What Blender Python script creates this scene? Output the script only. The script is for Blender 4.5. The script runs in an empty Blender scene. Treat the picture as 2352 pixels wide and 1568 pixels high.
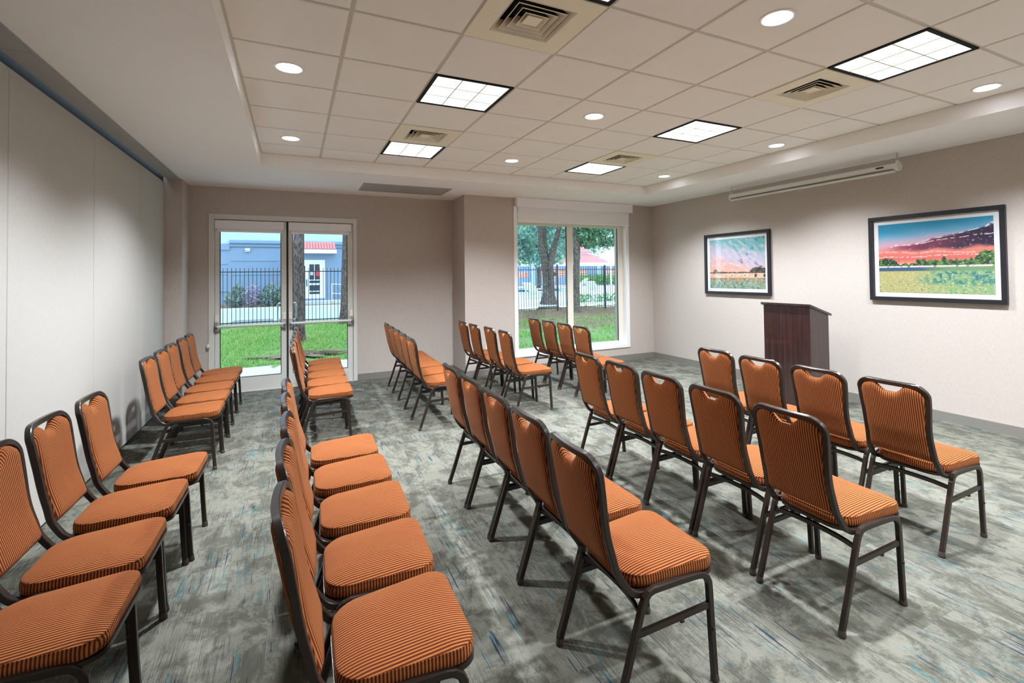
import bpy, bmesh, math, random
from mathutils import Vector, Matrix, noise
from math import sin, cos, pi, radians, sqrt

random.seed(7)
scn = bpy.context.scene
C = scn.collection

# ------------------------------------------------------------------ camera
cam_d = bpy.data.cameras.new('camera')
cam = bpy.data.objects.new('camera', cam_d)
C.objects.link(cam)
cam_d.sensor_fit = 'HORIZONTAL'
cam_d.sensor_width = 36.0
cam_d.lens = 16.9955
cam_d.shift_x = -0.0206
cam_d.shift_y = -0.0745
cam_d.clip_end = 400
RX, UP, FW = (0.8965, -0.4428, -0.0127), (0.0024, -0.0237, 0.9997), (0.443, 0.8963, 0.0202)
cam.matrix_world = Matrix(((RX[0], UP[0], -FW[0], -0.8865), (RX[1], UP[1], -FW[1], -2.689),
                           (RX[2], UP[2], -FW[2], 1.5834), (0, 0, 0, 1)))
scn.camera = cam

# ------------------------------------------------------------------ world, exposure
SKY = 1.6
TROFFER = 1.0
SPOT = 228.0
EXPO = 1.30
scn.view_settings.view_transform = 'Standard'
scn.view_settings.look = 'None'
scn.view_settings.gamma = 1.0
scn.view_settings.use_curve_mapping = False
scn.view_settings.exposure = EXPO
scn.cycles.max_bounces = 12
scn.cycles.diffuse_bounces = 7
scn.cycles.transparent_max_bounces = 24
scn.cycles.sample_clamp_indirect = 6.0
scn.cycles.caustics_reflective = False
scn.cycles.caustics_refractive = False
w = bpy.data.worlds.new('overcast sky'); scn.world = w
w.use_nodes = True
nt = w.node_tree; nt.nodes.clear()
o_ = nt.nodes.new('ShaderNodeOutputWorld'); b_ = nt.nodes.new('ShaderNodeBackground')
tc_ = nt.nodes.new('ShaderNodeTexCoord'); sp_ = nt.nodes.new('ShaderNodeSeparateXYZ')
rp_ = nt.nodes.new('ShaderNodeValToRGB')
nt.links.new(tc_.outputs['Generated'], sp_.inputs[0]); nt.links.new(sp_.outputs['Z'], rp_.inputs[0])
rp_.color_ramp.elements[0].position = 0.0; rp_.color_ramp.elements[0].color = (0.76, 0.89, 1.0, 1)
rp_.color_ramp.elements[1].position = 0.8; rp_.color_ramp.elements[1].color = (0.52, 0.76, 1.0, 1)
nt.links.new(rp_.outputs[0], b_.inputs[0]); b_.inputs[1].default_value = SKY
nt.links.new(b_.outputs[0], o_.inputs[0])

# ------------------------------------------------------------------ helpers: colour and materials
def lin(r, g, b):
    f = lambda c: (c/255/12.92) if c/255 <= 0.04045 else ((c/255+0.055)/1.055)**2.4
    return (f(r), f(g), f(b), 1.0)

class NT:
    """small node-tree helper"""
    def __init__(s, name):
        s.m = bpy.data.materials.new(name); s.m.use_nodes = True
        s.t = s.m.node_tree; s.t.nodes.clear()
        s.out = s.t.nodes.new('ShaderNodeOutputMaterial')
    def n(s, typ, **kw):
        nd = s.t.nodes.new(typ)
        for k, v in kw.items(): setattr(nd, k, v)
        return nd
    def l(s, a, b): s.t.links.new(a, b)
    def val(s, sock, v):
        if hasattr(v, 'is_output') or isinstance(v, bpy.types.NodeSocket): s.l(v, sock)
        else: sock.default_value = v
    def math(s, op, a, b=0.0, c=0.0, clamp=False):
        nd = s.n('ShaderNodeMath', operation=op, use_clamp=clamp)
        s.val(nd.inputs[0], a); s.val(nd.inputs[1], b); s.val(nd.inputs[2], c)
        return nd.outputs[0]
    def mix(s, f, a, b, blend='MIX'):
        nd = s.n('ShaderNodeMix', data_type='RGBA', blend_type=blend)
        s.val(nd.inputs[0], f); s.val(nd.inputs[6], a); s.val(nd.inputs[7], b)
        return nd.outputs[2]
    def ramp(s, f, stops, interp='LINEAR'):
        nd = s.n('ShaderNodeValToRGB'); cr = nd.color_ramp; cr.interpolation = interp
        while len(cr.elements) < len(stops): cr.elements.new(0.5)
        for e, (p, c) in zip(cr.elements, stops):
            e.position = p; e.color = c if len(c) == 4 else (*c, 1)
        s.l(f, nd.inputs[0]); return nd.outputs[0]
    def noise(s, vec, scale, detail=2.0, rough=0.5, dim='3D', w=None, dist=0.0):
        nd = s.n('ShaderNodeTexNoise', noise_dimensions=dim)
        s.l(vec, nd.inputs['Vector'])
        nd.inputs['Scale'].default_value = scale; nd.inputs['Detail'].default_value = detail
        nd.inputs['Roughness'].default_value = rough; nd.inputs['Distortion'].default_value = dist
        if w is not None: s.l(w, nd.inputs['W'])
        return nd.outputs[0]
    def coord(s, kind='Object'): return s.n('ShaderNodeTexCoord').outputs[kind]
    def mapping(s, vec, scale=(1, 1, 1), loc=(0, 0, 0), rot=(0, 0, 0)):
        nd = s.n('ShaderNodeMapping'); s.l(vec, nd.inputs[0])
        nd.inputs['Scale'].default_value = scale; nd.inputs['Location'].default_value = loc
        nd.inputs['Rotation'].default_value = rot
        return nd.outputs[0]
    def sep(s, vec):
        nd = s.n('ShaderNodeSeparateXYZ'); s.l(vec, nd.inputs[0]); return nd.outputs
    def comb(s, x=0.0, y=0.0, z=0.0):
        nd = s.n('ShaderNodeCombineXYZ')
        for i, v in enumerate((x, y, z)): s.val(nd.inputs[i], v)
        return nd.outputs[0]
    def bump(s, h, strength=0.2, dist=0.01):
        nd = s.n('ShaderNodeBump'); s.l(h, nd.inputs['Height'])
        nd.inputs['Strength'].default_value = strength; nd.inputs['Distance'].default_value = dist
        return nd.outputs[0]
    def pbr(s, col, rough=0.6, metal=0.0, normal=None, spec=0.5, sheen=0.0, coat=0.0, emit=None, estr=0.0):
        p = s.n('ShaderNodeBsdfPrincipled')
        s.val(p.inputs['Base Color'], col); s.val(p.inputs['Roughness'], rough)
        p.inputs['Metallic'].default_value = metal; p.inputs['Specular IOR Level'].default_value = spec
        p.inputs['Sheen Weight'].default_value = sheen; p.inputs['Coat Weight'].default_value = coat
        if normal is not None: s.l(normal, p.inputs['Normal'])
        if emit is not None:
            s.val(p.inputs['Emission Color'], emit); p.inputs['Emission Strength'].default_value = estr
        s.l(p.outputs[0], s.out.inputs[0]); return p

def plain(name, rgb, rough=0.5, metal=0.0, var=0.06, vs=6.0, bump=0.0, bs=200.0, spec=0.5, sheen=0.0):
    t = NT(name); co = t.coord()
    c = lin(*rgb); nz = t.noise(co, vs, 3.0)
    a = tuple(min(1, x*(1-var)) for x in c[:3])+(1,); b = tuple(min(1, x*(1+var)) for x in c[:3])+(1,)
    col = t.mix(nz, a, b)
    nrm = t.bump(t.noise(co, bs, 2.0), bump, 0.002) if bump else None
    t.pbr(col, rough, metal, nrm, spec, sheen); return t.m

def glow(name, rgb, strength):
    t = NT(name); e = t.n('ShaderNodeEmission'); e.inputs[0].default_value = lin(*rgb); e.inputs[1].default_value = strength
    t.l(e.outputs[0], t.out.inputs[0]); return t.m

def glass(name, tint=(0.9, 0.96, 1.0), refl=1.0, rough=0.0):
    t = NT(name)
    tr = t.n('ShaderNodeBsdfTransparent'); tr.inputs[0].default_value = (*tint, 1)
    gl = t.n('ShaderNodeBsdfGlossy'); gl.inputs['Roughness'].default_value = rough
    lw = t.n('ShaderNodeLayerWeight')          # Schlick term, the same from both faces of the pane
    f = t.math('MULTIPLY', t.math('MULTIPLY_ADD', t.math('POWER', lw.outputs['Facing'], 4.5), 0.92, 0.045), refl, clamp=True)
    mx = t.n('ShaderNodeMixShader'); t.l(f, mx.inputs[0]); t.l(tr.outputs[0], mx.inputs[1]); t.l(gl.outputs[0], mx.inputs[2])
    t.l(mx.outputs[0], t.out.inputs[0]); return t.m

def wall_fabric(name, rgb, k=1.0):
    t = NT(name); co = t.coord()
    v1 = t.noise(t.mapping(co, (260, 260, 22)), 1.0, 2.0); v2 = t.noise(t.mapping(co, (30, 30, 300)), 1.0, 2.0)
    weave = t.math('ADD', t.math('MULTIPLY', v1, 0.6), t.math('MULTIPLY', v2, 0.4))
    c = lin(*rgb)
    col = t.ramp(weave, [(0.32, tuple(x*(1-0.13*k) for x in c[:3])), (0.68, tuple(min(1, x*(1+0.09*k)) for x in c[:3]))])
    t.pbr(col, 0.85, 0, t.bump(weave, 0.12, 0.002), 0.2); return t.m

M = {}
M['wallpaper'] = wall_fabric('beige woven wallcovering', (192, 181, 172))
M['panel_fabric'] = wall_fabric('grey beige panel fabric', (188, 183, 175), 0.7)
M['paint'] = plain('white ceiling paint', (244, 241, 238), 0.85, var=0.02, bump=0.05, bs=120)
M['grid'] = plain('ceiling grid enamel', (206, 199, 187), 0.6, var=0.02)
M['base'] = plain('grey vinyl baseboard', (128, 123, 116), 0.5, var=0.03)
M['alu'] = plain('painted aluminium', (216, 214, 206), 0.4, 0.0, var=0.03)
M['alu_dark'] = plain('dark seal rubber and shadow line', (38, 38, 40), 0.7)
M['steel'] = plain('satin steel', (190, 190, 190), 0.28, 0.9)
M['white_trim'] = plain('white window trim', (244, 242, 240), 0.45, var=0.02)
M['cream_trim'] = plain('cream window frame', (238, 230, 216), 0.45, var=0.02)
M['shade'] = plain('white roller fabric', (234, 232, 230), 0.8, var=0.015, bump=0.05, bs=400)
M['valance'] = plain('white valance', (240, 237, 240), 0.6, var=0.015)
M['black_frame'] = plain('black picture frame', (30, 30, 34), 0.35)
M['mat_board'] = plain('white mat board', (218, 216, 216), 0.8, var=0.01)
M['bronze'] = plain('brown bronze powder coat', (54, 44, 38), 0.28, 0.35, var=0.08, vs=20)
M['glide'] = plain('brown plastic glide', (70, 60, 54), 0.6)
M['glide_pale'] = plain('clear worn glide', (150, 145, 138), 0.4)
M['dark'] = plain('dark cavity', (14, 15, 15), 0.9)
M['track'] = plain('dark track', (42, 43, 46), 0.5)
M['track_cover'] = plain('grey track cover', (168, 166, 163), 0.5, var=0.02)
M['diffuser'] = plain('beige diffuser enamel', (242, 234, 212), 0.5, var=0.02)
M['grille'] = plain('grey grille', (160, 158, 154), 0.5)
M['screen_case'] = plain('ivory screen case', (224, 222, 214), 0.4, var=0.015)
M['outlet'] = plain('ivory outlet plastic', (222, 212, 186), 0.4)
M['lens'] = glow('lit prismatic lens', (246, 255, 246), TROFFER)
M['spot_lens'] = glow('lit downlight lens', (240, 246, 255), 8.0)
M['glass'] = glass('window glass', (0.93, 0.97, 0.985))
M['pic_glass'] = glass('picture glass', (1, 1, 1), 0.9)

def tile_mat():
    t = NT('mineral fibre ceiling tile'); co = t.coord()
    n1 = t.noise(co, 260, 2.0, 0.6); n2 = t.noise(co, 3.0, 2.0)
    base = t.mix(n2, lin(241, 237, 231), lin(246, 242, 237))
    pits = t.math('GREATER_THAN', t.noise(t.mapping(co, (70, 160, 70)), 1.0, 3.0, 0.7), 0.71)
    col = t.mix(t.math('MULTIPLY', pits, 0.45), base, lin(150, 142, 132))
    t.pbr(col, 0.9, 0, t.bump(n1, 0.15, 0.003), 0.2); return t.m
M['tile'] = tile_mat()

def wood_mat():
    t = NT('dark mahogany veneer'); co = t.coord()
    g = t.noise(t.mapping(co, (60, 60, 1.2)), 1.0, 5.0, 0.6, dist=0.4)
    col = t.ramp(g, [(0.3, lin(26, 16, 18)), (0.52, lin(50, 29, 29)), (0.75, lin(76, 46, 42))])
    t.pbr(col, 0.28, 0, t.bump(g, 0.04, 0.001), 0.6, coat=0.5); return t.m
M['mahogany'] = wood_mat()

def corduroy(name):
    t = NT(name); tc = t.n('ShaderNodeTexCoord'); co = tc.outputs['Object']
    xyz = t.sep(co); nn = t.sep(tc.outputs['Normal'])
    side = t.math('GREATER_THAN', t.math('ABSOLUTE', nn[1]), 0.72)
    c = t.math('ADD', t.math('MULTIPLY', xyz[0], side), t.math('MULTIPLY', xyz[1], t.math('SUBTRACT', 1.0, side)))
    wob = t.math('MULTIPLY', t.math('SUBTRACT', t.noise(co, 9.0, 1.0), 0.5), 0.0012)
    ph = t.math('MULTIPLY', t.math('ADD', c, wob), 2*pi/0.0104)
    rib = t.math('MULTIPLY_ADD', t.math('SINE', ph), 0.5, 0.5)
    col = t.ramp(rib, [(0.0, lin(58, 19, 10)), (0.20, lin(104, 45, 22)), (0.5, lin(142, 80, 40)), (1.0, lin(186, 124, 70))])
    wear = t.noise(co, 5.0, 4.0, 0.6)
    col = t.mix(t.math('MULTIPLY', wear, 0.5), col, lin(122, 54, 28), 'MIX')
    fuzz = t.noise(co, 900.0, 1.0)
    h = t.math('ADD', rib, t.math('MULTIPLY', fuzz, 0.3))
    p = t.pbr(col, 0.9, 0, t.bump(h, 0.55, 0.003), 0.1, sheen=0.10)
    p.inputs['Sheen Roughness'].default_value = 0.45
    p.inputs['Sheen Tint'].default_value = (1.0, 0.56, 0.34, 1)
    return t.m
M['corduroy'] = corduroy('orange corduroy')

def carpet():
    t = NT('patterned loop carpet'); co = t.coord(); x, y, z = t.sep(co)
    TX, TY = 0.5, 1.0
    cx = t.math('FLOOR', t.math('DIVIDE', x, TX)); 
    yo = t.math('MULTIPLY', t.math('MODULO', t.math('ABSOLUTE', cx), 2.0), 0.5)
    cy = t.math('FLOOR', t.math('DIVIDE', t.math('ADD', y, yo), TY))
    wn = t.n('ShaderNodeTexWhiteNoise', noise_dimensions='3D'); t.l(t.comb(cx, cy, 0.0), wn.inputs['Vector'])
    rnd = wn.outputs['Value']
    off = t.math('MULTIPLY', rnd, 37.0)
    pos = t.comb(t.math('ADD', x, off), t.math('ADD', y, t.math('MULTIPLY', off, 0.73)), 0.0)
    # mottled grey blotches with leafy, ragged edges
    blot = t.noise(t.mapping(pos, (5.2, 3.4, 1)), 1.0, 9.0, 0.80, dist=0.35)
    b1 = t.ramp(blot, [(0.46, (0, 0, 0)), (0.56, (1, 1, 1))])
    blot2 = t.noise(t.mapping(pos, (9, 6, 1), (5, 9, 0)), 1.0, 8.0, 0.8)
    b2 = t.ramp(blot2, [(0.52, (0, 0, 0)), (0.62, (1, 1, 1))])
    col = t.mix(b1, lin(125, 123, 112), lin(90, 88, 78))
    col = t.mix(t.math('MULTIPLY', b2, 0.55), col, lin(80, 80, 76))
    # fine streaks running along the tiles
    st = t.noise(t.mapping(pos, (190, 5.5, 1)), 1.0, 3.0, 0.6)
    gate = t.noise(t.mapping(pos, (3.2, 2.2, 1), (3, 1, 0)), 1.0, 2.0, 0.5)
    g1 = t.ramp(gate, [(0.42, (0, 0, 0)), (0.58, (1, 1, 1))])
    s1 = t.ramp(st, [(0.50, (0, 0, 0)), (0.60, (1, 1, 1))])
    col = t.mix(t.math('MULTIPLY', t.math('MULTIPLY', s1, g1), 0.55), col, lin(64, 66, 62))
    s2 = t.ramp(st, [(0.36, (1, 1, 1)), (0.44, (0, 0, 0))])
    col = t.mix(t.math('MULTIPLY', t.math('MULTIPLY', s2, g1), 0.45), col, lin(134, 131, 119))
    # teal and navy yarn
    yn = t.noise(t.mapping(pos, (120, 3.2, 1), (11, 2, 0)), 1.0, 2.0, 0.5)
    yg = t.noise(t.mapping(pos, (4.5, 1.8, 1), (1, 7, 0)), 1.0, 2.0, 0.5)
    ym = t.math('MULTIPLY', t.math('GREATER_THAN', yn, 0.615), t.math('GREATER_THAN', yg, 0.52))
    yc = t.mix(t.math('GREATER_THAN', t.noise(t.mapping(pos, (60, 1.0, 1)), 1.0, 0.0), 0.5), lin(24, 46, 70), lin(60, 112, 118))
    col = t.mix(t.math('MULTIPLY', ym, 0.85), col, yc)
    pile = t.noise(co, 420.0, 2.0, 0.7)
    col = t.mix(0.55, col, t.mix(pile, lin(40, 40, 38), lin(255, 255, 250)), 'SOFT_LIGHT')
    tilev = t.math('MULTIPLY_ADD', rnd, 0.12, 0.88)
    col = t.mix(1.0, col, t.comb(tilev, tilev, tilev), 'MULTIPLY')
    t.pbr(col, 0.95, 0, t.bump(pile, 0.5, 0.006), 0.1); return t.m
M['carpet'] = carpet()

# outdoor materials
def ground_mat():
    t = NT('lawn ground'); co = t.coord(); x, y, z = t.sep(co)
    n = t.noise(co, 0.9, 5.0, 0.6); f = t.noise(co, 25.0, 4.0, 0.7)
    gcol = t.mix(f, lin(84, 112, 60), lin(146, 168, 104))
    dcol = t.mix(f, lin(84, 66, 48), lin(146, 124, 96))
    # mulch grows in towards the trees beyond the window
    mask = t.math('MULTIPLY', t.math('SMOOTH_MIN', t.math('SUBTRACT', x, 3.2), 3.0, 0.5), 0.4, clamp=True)
    far = t.math('MULTIPLY_ADD', t.math('SUBTRACT', y, 7.5), 0.28, 0.0, clamp=True)
    mm = t.math('MULTIPLY', mask, far)
    thr = t.math('SUBTRACT', 0.78, t.math('MULTIPLY', mm, 0.5))
    d = t.ramp(t.math('SUBTRACT', n, thr), [(0.0, (0, 0, 0)), (0.08, (1, 1, 1))])
    t.pbr(t.mix(d, gcol, dcol), 0.95, 0, None, 0.1); return t.m
M['ground'] = ground_mat()
M['dirt'] = plain('bare earth', (124, 98, 74), 0.95, var=0.25, vs=12)
def leafmat(name, a, b):
    t = NT(name); oi = t.n('ShaderNodeNewGeometry')
    col = t.ramp(oi.outputs['Random Per Island'], [(0.0, lin(*a)), (1.0, lin(*b))])
    p = t.n('ShaderNodeBsdfDiffuse'); t.l(col, p.inputs[0])
    tl = t.n('ShaderNodeBsdfTranslucent'); t.l(col, tl.inputs[0])
    mx = t.n('ShaderNodeMixShader'); mx.inputs[0].default_value = 0.35
    t.l(p.outputs[0], mx.inputs[1]); t.l(tl.outputs[0], mx.inputs[2]); t.l(mx.outputs[0], t.out.inputs[0]); return t.m
M['grass'] = leafmat('grass blades', (104, 146, 70), (176, 206, 122))
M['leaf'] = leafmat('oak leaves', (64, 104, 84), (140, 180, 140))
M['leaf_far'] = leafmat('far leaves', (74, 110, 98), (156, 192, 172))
M['leaf_shrub'] = leafmat('shrub leaves', (74, 104, 84), (176, 190, 176))
M['leaf_hedge'] = leafmat('hedge leaves', (66, 120, 60), (150, 200, 110))
M['leaf_lilac'] = leafmat('lilac blooms', (150, 140, 160), (210, 196, 206))
M['litter'] = leafmat('leaf litter', (84, 70, 54), (164, 146, 116))
def bark(name, a, b):
    t = NT(name); co = t.coord()
    v = t.n('ShaderNodeTexVoronoi'); t.l(t.mapping(co, (26, 26, 9)), v.inputs['Vector']); v.inputs['Scale'].default_value = 1.0
    n = t.noise(t.mapping(co, (20, 20, 7)), 1.0, 5.0, 0.7)
    h = t.math('MULTIPLY', v.outputs['Distance'], n)
    col = t.ramp(h, [(0.05, lin(*a)), (0.45, lin(*b))])
    t.pbr(col, 0.95, 0, t.bump(h, 0.8, 0.03), 0.1); return t.m
M['bark_pine'] = bark('pine bark', (46, 40, 40), (116, 102, 96))
M['bark_oak'] = bark('oak bark', (50, 46, 42), (122, 112, 102))
M['iron'] = plain('black iron', (36, 42, 50), 0.45, 0.3)
M['concrete'] = plain('pale concrete', (206, 206, 204), 0.9, var=0.06, vs=3, bump=0.1, bs=80)
M['asphalt'] = plain('pale road', (178, 182, 188), 0.9, var=0.06, vs=1.5)
M['deck'] = plain('pale pool deck', (226, 230, 232), 0.85, var=0.05, vs=1.5)
M['stucco'] = plain('blue grey stucco', (128, 150, 172), 0.95, var=0.05, vs=2, bump=0.3, bs=60)
M['stucco_light'] = plain('pale blue stucco', (178, 196, 216), 0.95, var=0.03, vs=2, bump=0.3, bs=60)
M['ext_white'] = plain('exterior white paint', (232, 236, 240), 0.6, var=0.02)
M['roof_tile'] = plain('red clay roof tile', (212, 128, 124), 0.75, var=0.18, vs=5)
M['clay_block'] = plain('orange clay block', (206, 112, 72), 0.8, var=0.12, vs=8)
M['red_sign'] = plain('red paper sign', (196, 60, 66), 0.6)
M['door_glass'] = plain('dark door glass', (52, 66, 78), 0.15)
M['water'] = plain('pool blue', (120, 190, 220), 0.15)

# ------------------------------------------------------------------ helpers: meshes and objects
class MB:
    def __init__(s): s.v = []; s.f = []; s.sm = []
    def add(s, v, f, smooth=False):
        b = len(s.v); s.v += [tuple(p) for p in v]
        s.f += [tuple(i+b for i in q) for q in f]; s.sm += [smooth]*len(f); return s
    def box(s, x0, x1, y0, y1, z0, z1):
        v = [(x0, y0, z0), (x1, y0, z0), (x1, y1, z0), (x0, y1, z0), (x0, y0, z1), (x1, y0, z1), (x1, y1, z1), (x0, y1, z1)]
        return s.add(v, [(0, 3, 2, 1), (4, 5, 6, 7), (0, 1, 5, 4), (1, 2, 6, 5), (2, 3, 7, 6), (3, 0, 4, 7)])
    def cbox(s, x0, x1, y0, y1, z0, z1, c=0.004, seg=2):
        bm = bmesh.new(); bmesh.ops.create_cube(bm, size=1)
        for v in bm.verts: v.co = ((x0+x1)/2+v.co.x*(x1-x0), (y0+y1)/2+v.co.y*(y1-y0), (z0+z1)/2+v.co.z*(z1-z0))
        bmesh.ops.bevel(bm, geom=bm.edges[:], offset=c, segments=seg, affect='EDGES', profile=0.5)
        bm.verts.index_update()
        s.add([v.co[:] for v in bm.verts], [[v.index for v in f.verts] for f in bm.faces], False); bm.free(); return s
    def sweep(s, path, prof, refs, closed=False, smooth=True, caps=True):
        """prof: list of (a,b): a along ref axis, b along tangent x ref; refs: one vector or one per point"""
        P = [Vector(p) for p in path]; n = len(P); m = len(prof); V = []
        for i in range(n):
            if closed: t = P[(i+1) % n]-P[i-1]
            else: t = P[min(i+1, n-1)]-P[max(i-1, 0)]
            t.normalize()
            r = Vector(refs[i] if isinstance(refs, list) else refs)
            r = (r - t*r.dot(t)).normalized(); b = t.cross(r)
            V += [P[i]+r*a+b*c for a, c in prof]
        F = []
        for i in range(n if closed else n-1):
            j = (i+1) % n
            for k in range(m): F.append((i*m+k, i*m+(k+1) % m, j*m+(k+1) % m, j*m+k))
        s.add(V, F, smooth)
        if caps and not closed:
            s.add(V[:m], [tuple(range(m))[::-1]]); s.add(V[-m:], [tuple(range(m))])
        return s
    def tube(s, path, r, seg=8, closed=False, smooth=True):
        rr = r if isinstance(r, list) else [r]*len(path)
        P = [Vector(p) for p in path]; n = len(P); V = []; up = Vector((0.31, 0.17, 0.93))
        for i in range(n):
            t = (P[(i+1) % n]-P[i-1]) if closed else (P[min(i+1, n-1)]-P[max(i-1, 0)])
            t.normalize(); a = t.cross(up)
            if a.length < 0.1: a = t.cross(Vector((1, 0, 0)))
            a.normalize(); b = t.cross(a)
            V += [P[i]+a*(rr[i]*cos(2*pi*k/seg))+b*(rr[i]*sin(2*pi*k/seg)) for k in range(seg)]
        F = []
        for i in range(n if closed else n-1):
            j = (i+1) % n
            for k in range(seg): F.append((i*seg+k, i*seg+(k+1) % seg, j*seg+(k+1) % seg, j*seg+k))
        s.add(V, F, smooth)
        if not closed:
            s.add(V[:seg], [tuple(range(seg))[::-1]]); s.add(V[-seg:], [tuple(range(seg))])
        return s
    def lathe(s, prof, c=(0, 0, 0), seg=24, smooth=True):
        V = []; F = []; m = len(prof)
        for i in range(seg):
            a = 2*pi*i/seg
            V += [(c[0]+r*cos(a), c[1]+r*sin(a), c[2]+z) for r, z in prof]
        for i in range(seg):
            j = (i+1) % seg
            for k in range(m-1): F.append((i*m+k, j*m+k, j*m+k+1, i*m+k+1))
        return s.add(V, F, smooth)
    def prism(s, poly, axis, a, b):
        """extrude 2D polygon along axis from a to b; axis 0: poly=(y,z), 1: (x,z), 2: (x,y)"""
        def P(p, t): return (t, p[0], p[1]) if axis == 0 else (p[0], t, p[1]) if axis == 1 else (p[0], p[1], t)
        n = len(poly)
        F = [tuple(range(n)), tuple(range(2*n-1, n-1, -1))]+[(i, i+n, (i+1) % n+n, (i+1) % n) for i in range(n)]
        return s.add([P(p, a) for p in poly]+[P(p, b) for p in poly], F)
    def mesh(s, name, mat, fix=True):
        me = bpy.data.meshes.new(name); me.from_pydata(s.v, [], s.f)
        me.polygons.foreach_set('use_smooth', s.sm)
        if mat: me.materials.append(mat)
        if fix:
            bm = bmesh.new(); bm.from_mesh(me); bmesh.ops.recalc_face_normals(bm, faces=bm.faces[:]); bm.to_mesh(me); bm.free()
        me.update(); return me
    def build(s, name, mat, parent=None, fix=True):
        return link(name, s.mesh(name, mat, fix), parent)

def link(name, me, parent=None, loc=None):
    o = bpy.data.objects.new(name, me); C.objects.link(o)
    if parent is not None: o.parent = parent
    if loc is not None: o.location = loc
    return o
def thing(name, label, cat, loc=(0, 0, 0), rz=0.0, group=None):
    o = bpy.data.objects.new(name, None); C.objects.link(o); o.empty_display_size = 0.1
    o.location = loc; o.rotation_euler = (0, 0, rz); return tag(o, label, cat, group)
def tag(o, label, cat, group=None, kind=None):
    if label: o['label'] = label
    if cat: o['category'] = cat
    if group: o['group'] = group
    if kind: o['kind'] = kind
    return o
def struct(o, label=None, cat=None):
    o['kind'] = 'structure'
    return tag(o, label, cat)
def sempty(name, label, cat, loc=(0, 0, 0)):
    o = bpy.data.objects.new(name, None); C.objects.link(o); o.location = loc; o.empty_display_size = 0.1
    return struct(o, label, cat)

# ------------------------------------------------------------------ room shell
XL, XR = -2.335, 5.223        # partition face, right wall face
YD, YW = 5.19, 4.55           # door wall face, window wall face
YF = -4.4                     # wall behind the camera
ZS, ZC = 2.854, 2.995         # soffit, tiled ceiling
DX0, DX1, DZ = -1.935, -0.02, 2.48    # double door opening
WX0, WX1, WZ0, WZ1 = 2.40, 4.60, 0.29, 2.62

struct(MB().box(-2.6, 5.5, -4.7, 5.45, -0.15, 0.0).build('floor', M['carpet']), 'grey mottled carpet with teal and navy streaks', 'floor')
b = MB()
b.box(-2.155, DX0, YD, YD+0.25, 0, 3.2); b.box(DX0, DX1, YD, YD+0.25, DZ, 3.2)
b.box(DX1, 1.50, YD, YD+0.25, 0, 3.2)
b.box(1.50, WX0, YW, YD+0.25, 0, 3.2); b.box(WX0, WX1, YW, YW+0.35, 0, WZ0); b.box(WX0, WX1, YW, YW+0.35, WZ1, 3.2)
b.box(WX1, 5.5, YW, YW+0.35, 0, 3.2)
b.box(-2.6, -2.155, 4.74, YD+0.25, 0, 3.2)
struct(b.build('wall_back', M['wallpaper']), 'beige wallcovered wall stepping forward around the window', 'wall')
struct(MB().box(XR, XR+0.25, -4.7, YW, 0, 3.2).build('wall_right', M['wallpaper']), 'beige wallcovered wall with two framed pictures', 'wall')
struct(MB().box(-2.6, 5.5, YF-0.25, YF, 0, 3.2).build('wall_front', M['wallpaper']), 'beige wall behind the viewer', 'wall')
# folding partition
wl = sempty('wall_left', 'pale grey fabric folding partition of tall flat panels', 'wall', (XL, 0, 0))
seams = [-4.40, -4.18, -2.87, -1.56, -0.25, 1.061, 2.372, 3.694, 4.74]
for a, c in zip(seams[:-1], seams[1:]):
    MB().cbox(-0.09, 0, a+0.003, c-0.003, 0.022, 2.80, 0.004, 1).build('panel', M['panel_fabric'], wl)
MB().box(-0.10, -0.02, -4.4, 4.74, 0.0, 0.03).build('bottom_seal', M['alu_dark'], wl)['label'] = 'black rubber bottom seal'
MB().box(-0.10, -0.015, -4.4, 4.74, 2.795, 2.90).build('top_seal', M['track'], wl)['label'] = 'dark strip of overhead track'
MB().box(-0.265, -0.10, -4.4, 4.74, 0.0, 3.0).build('backing', M['dark'], wl)
# track cover along the soffit
b = MB()
for a, c in zip([-4.4, -1.9, 0.9, 3.1], [-1.905, 0.895, 3.095, 4.74]):
    b.box(-2.315, -2.185, a, c, ZS-0.012, ZS+0.05)
b.box(-2.20, -2.172, -4.4, 4.74, ZS-0.004, ZS+0.05)
struct(b.build('trim_1', M['track_cover']), 'grey metal track cover above the folding partition', 'trim')

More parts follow.
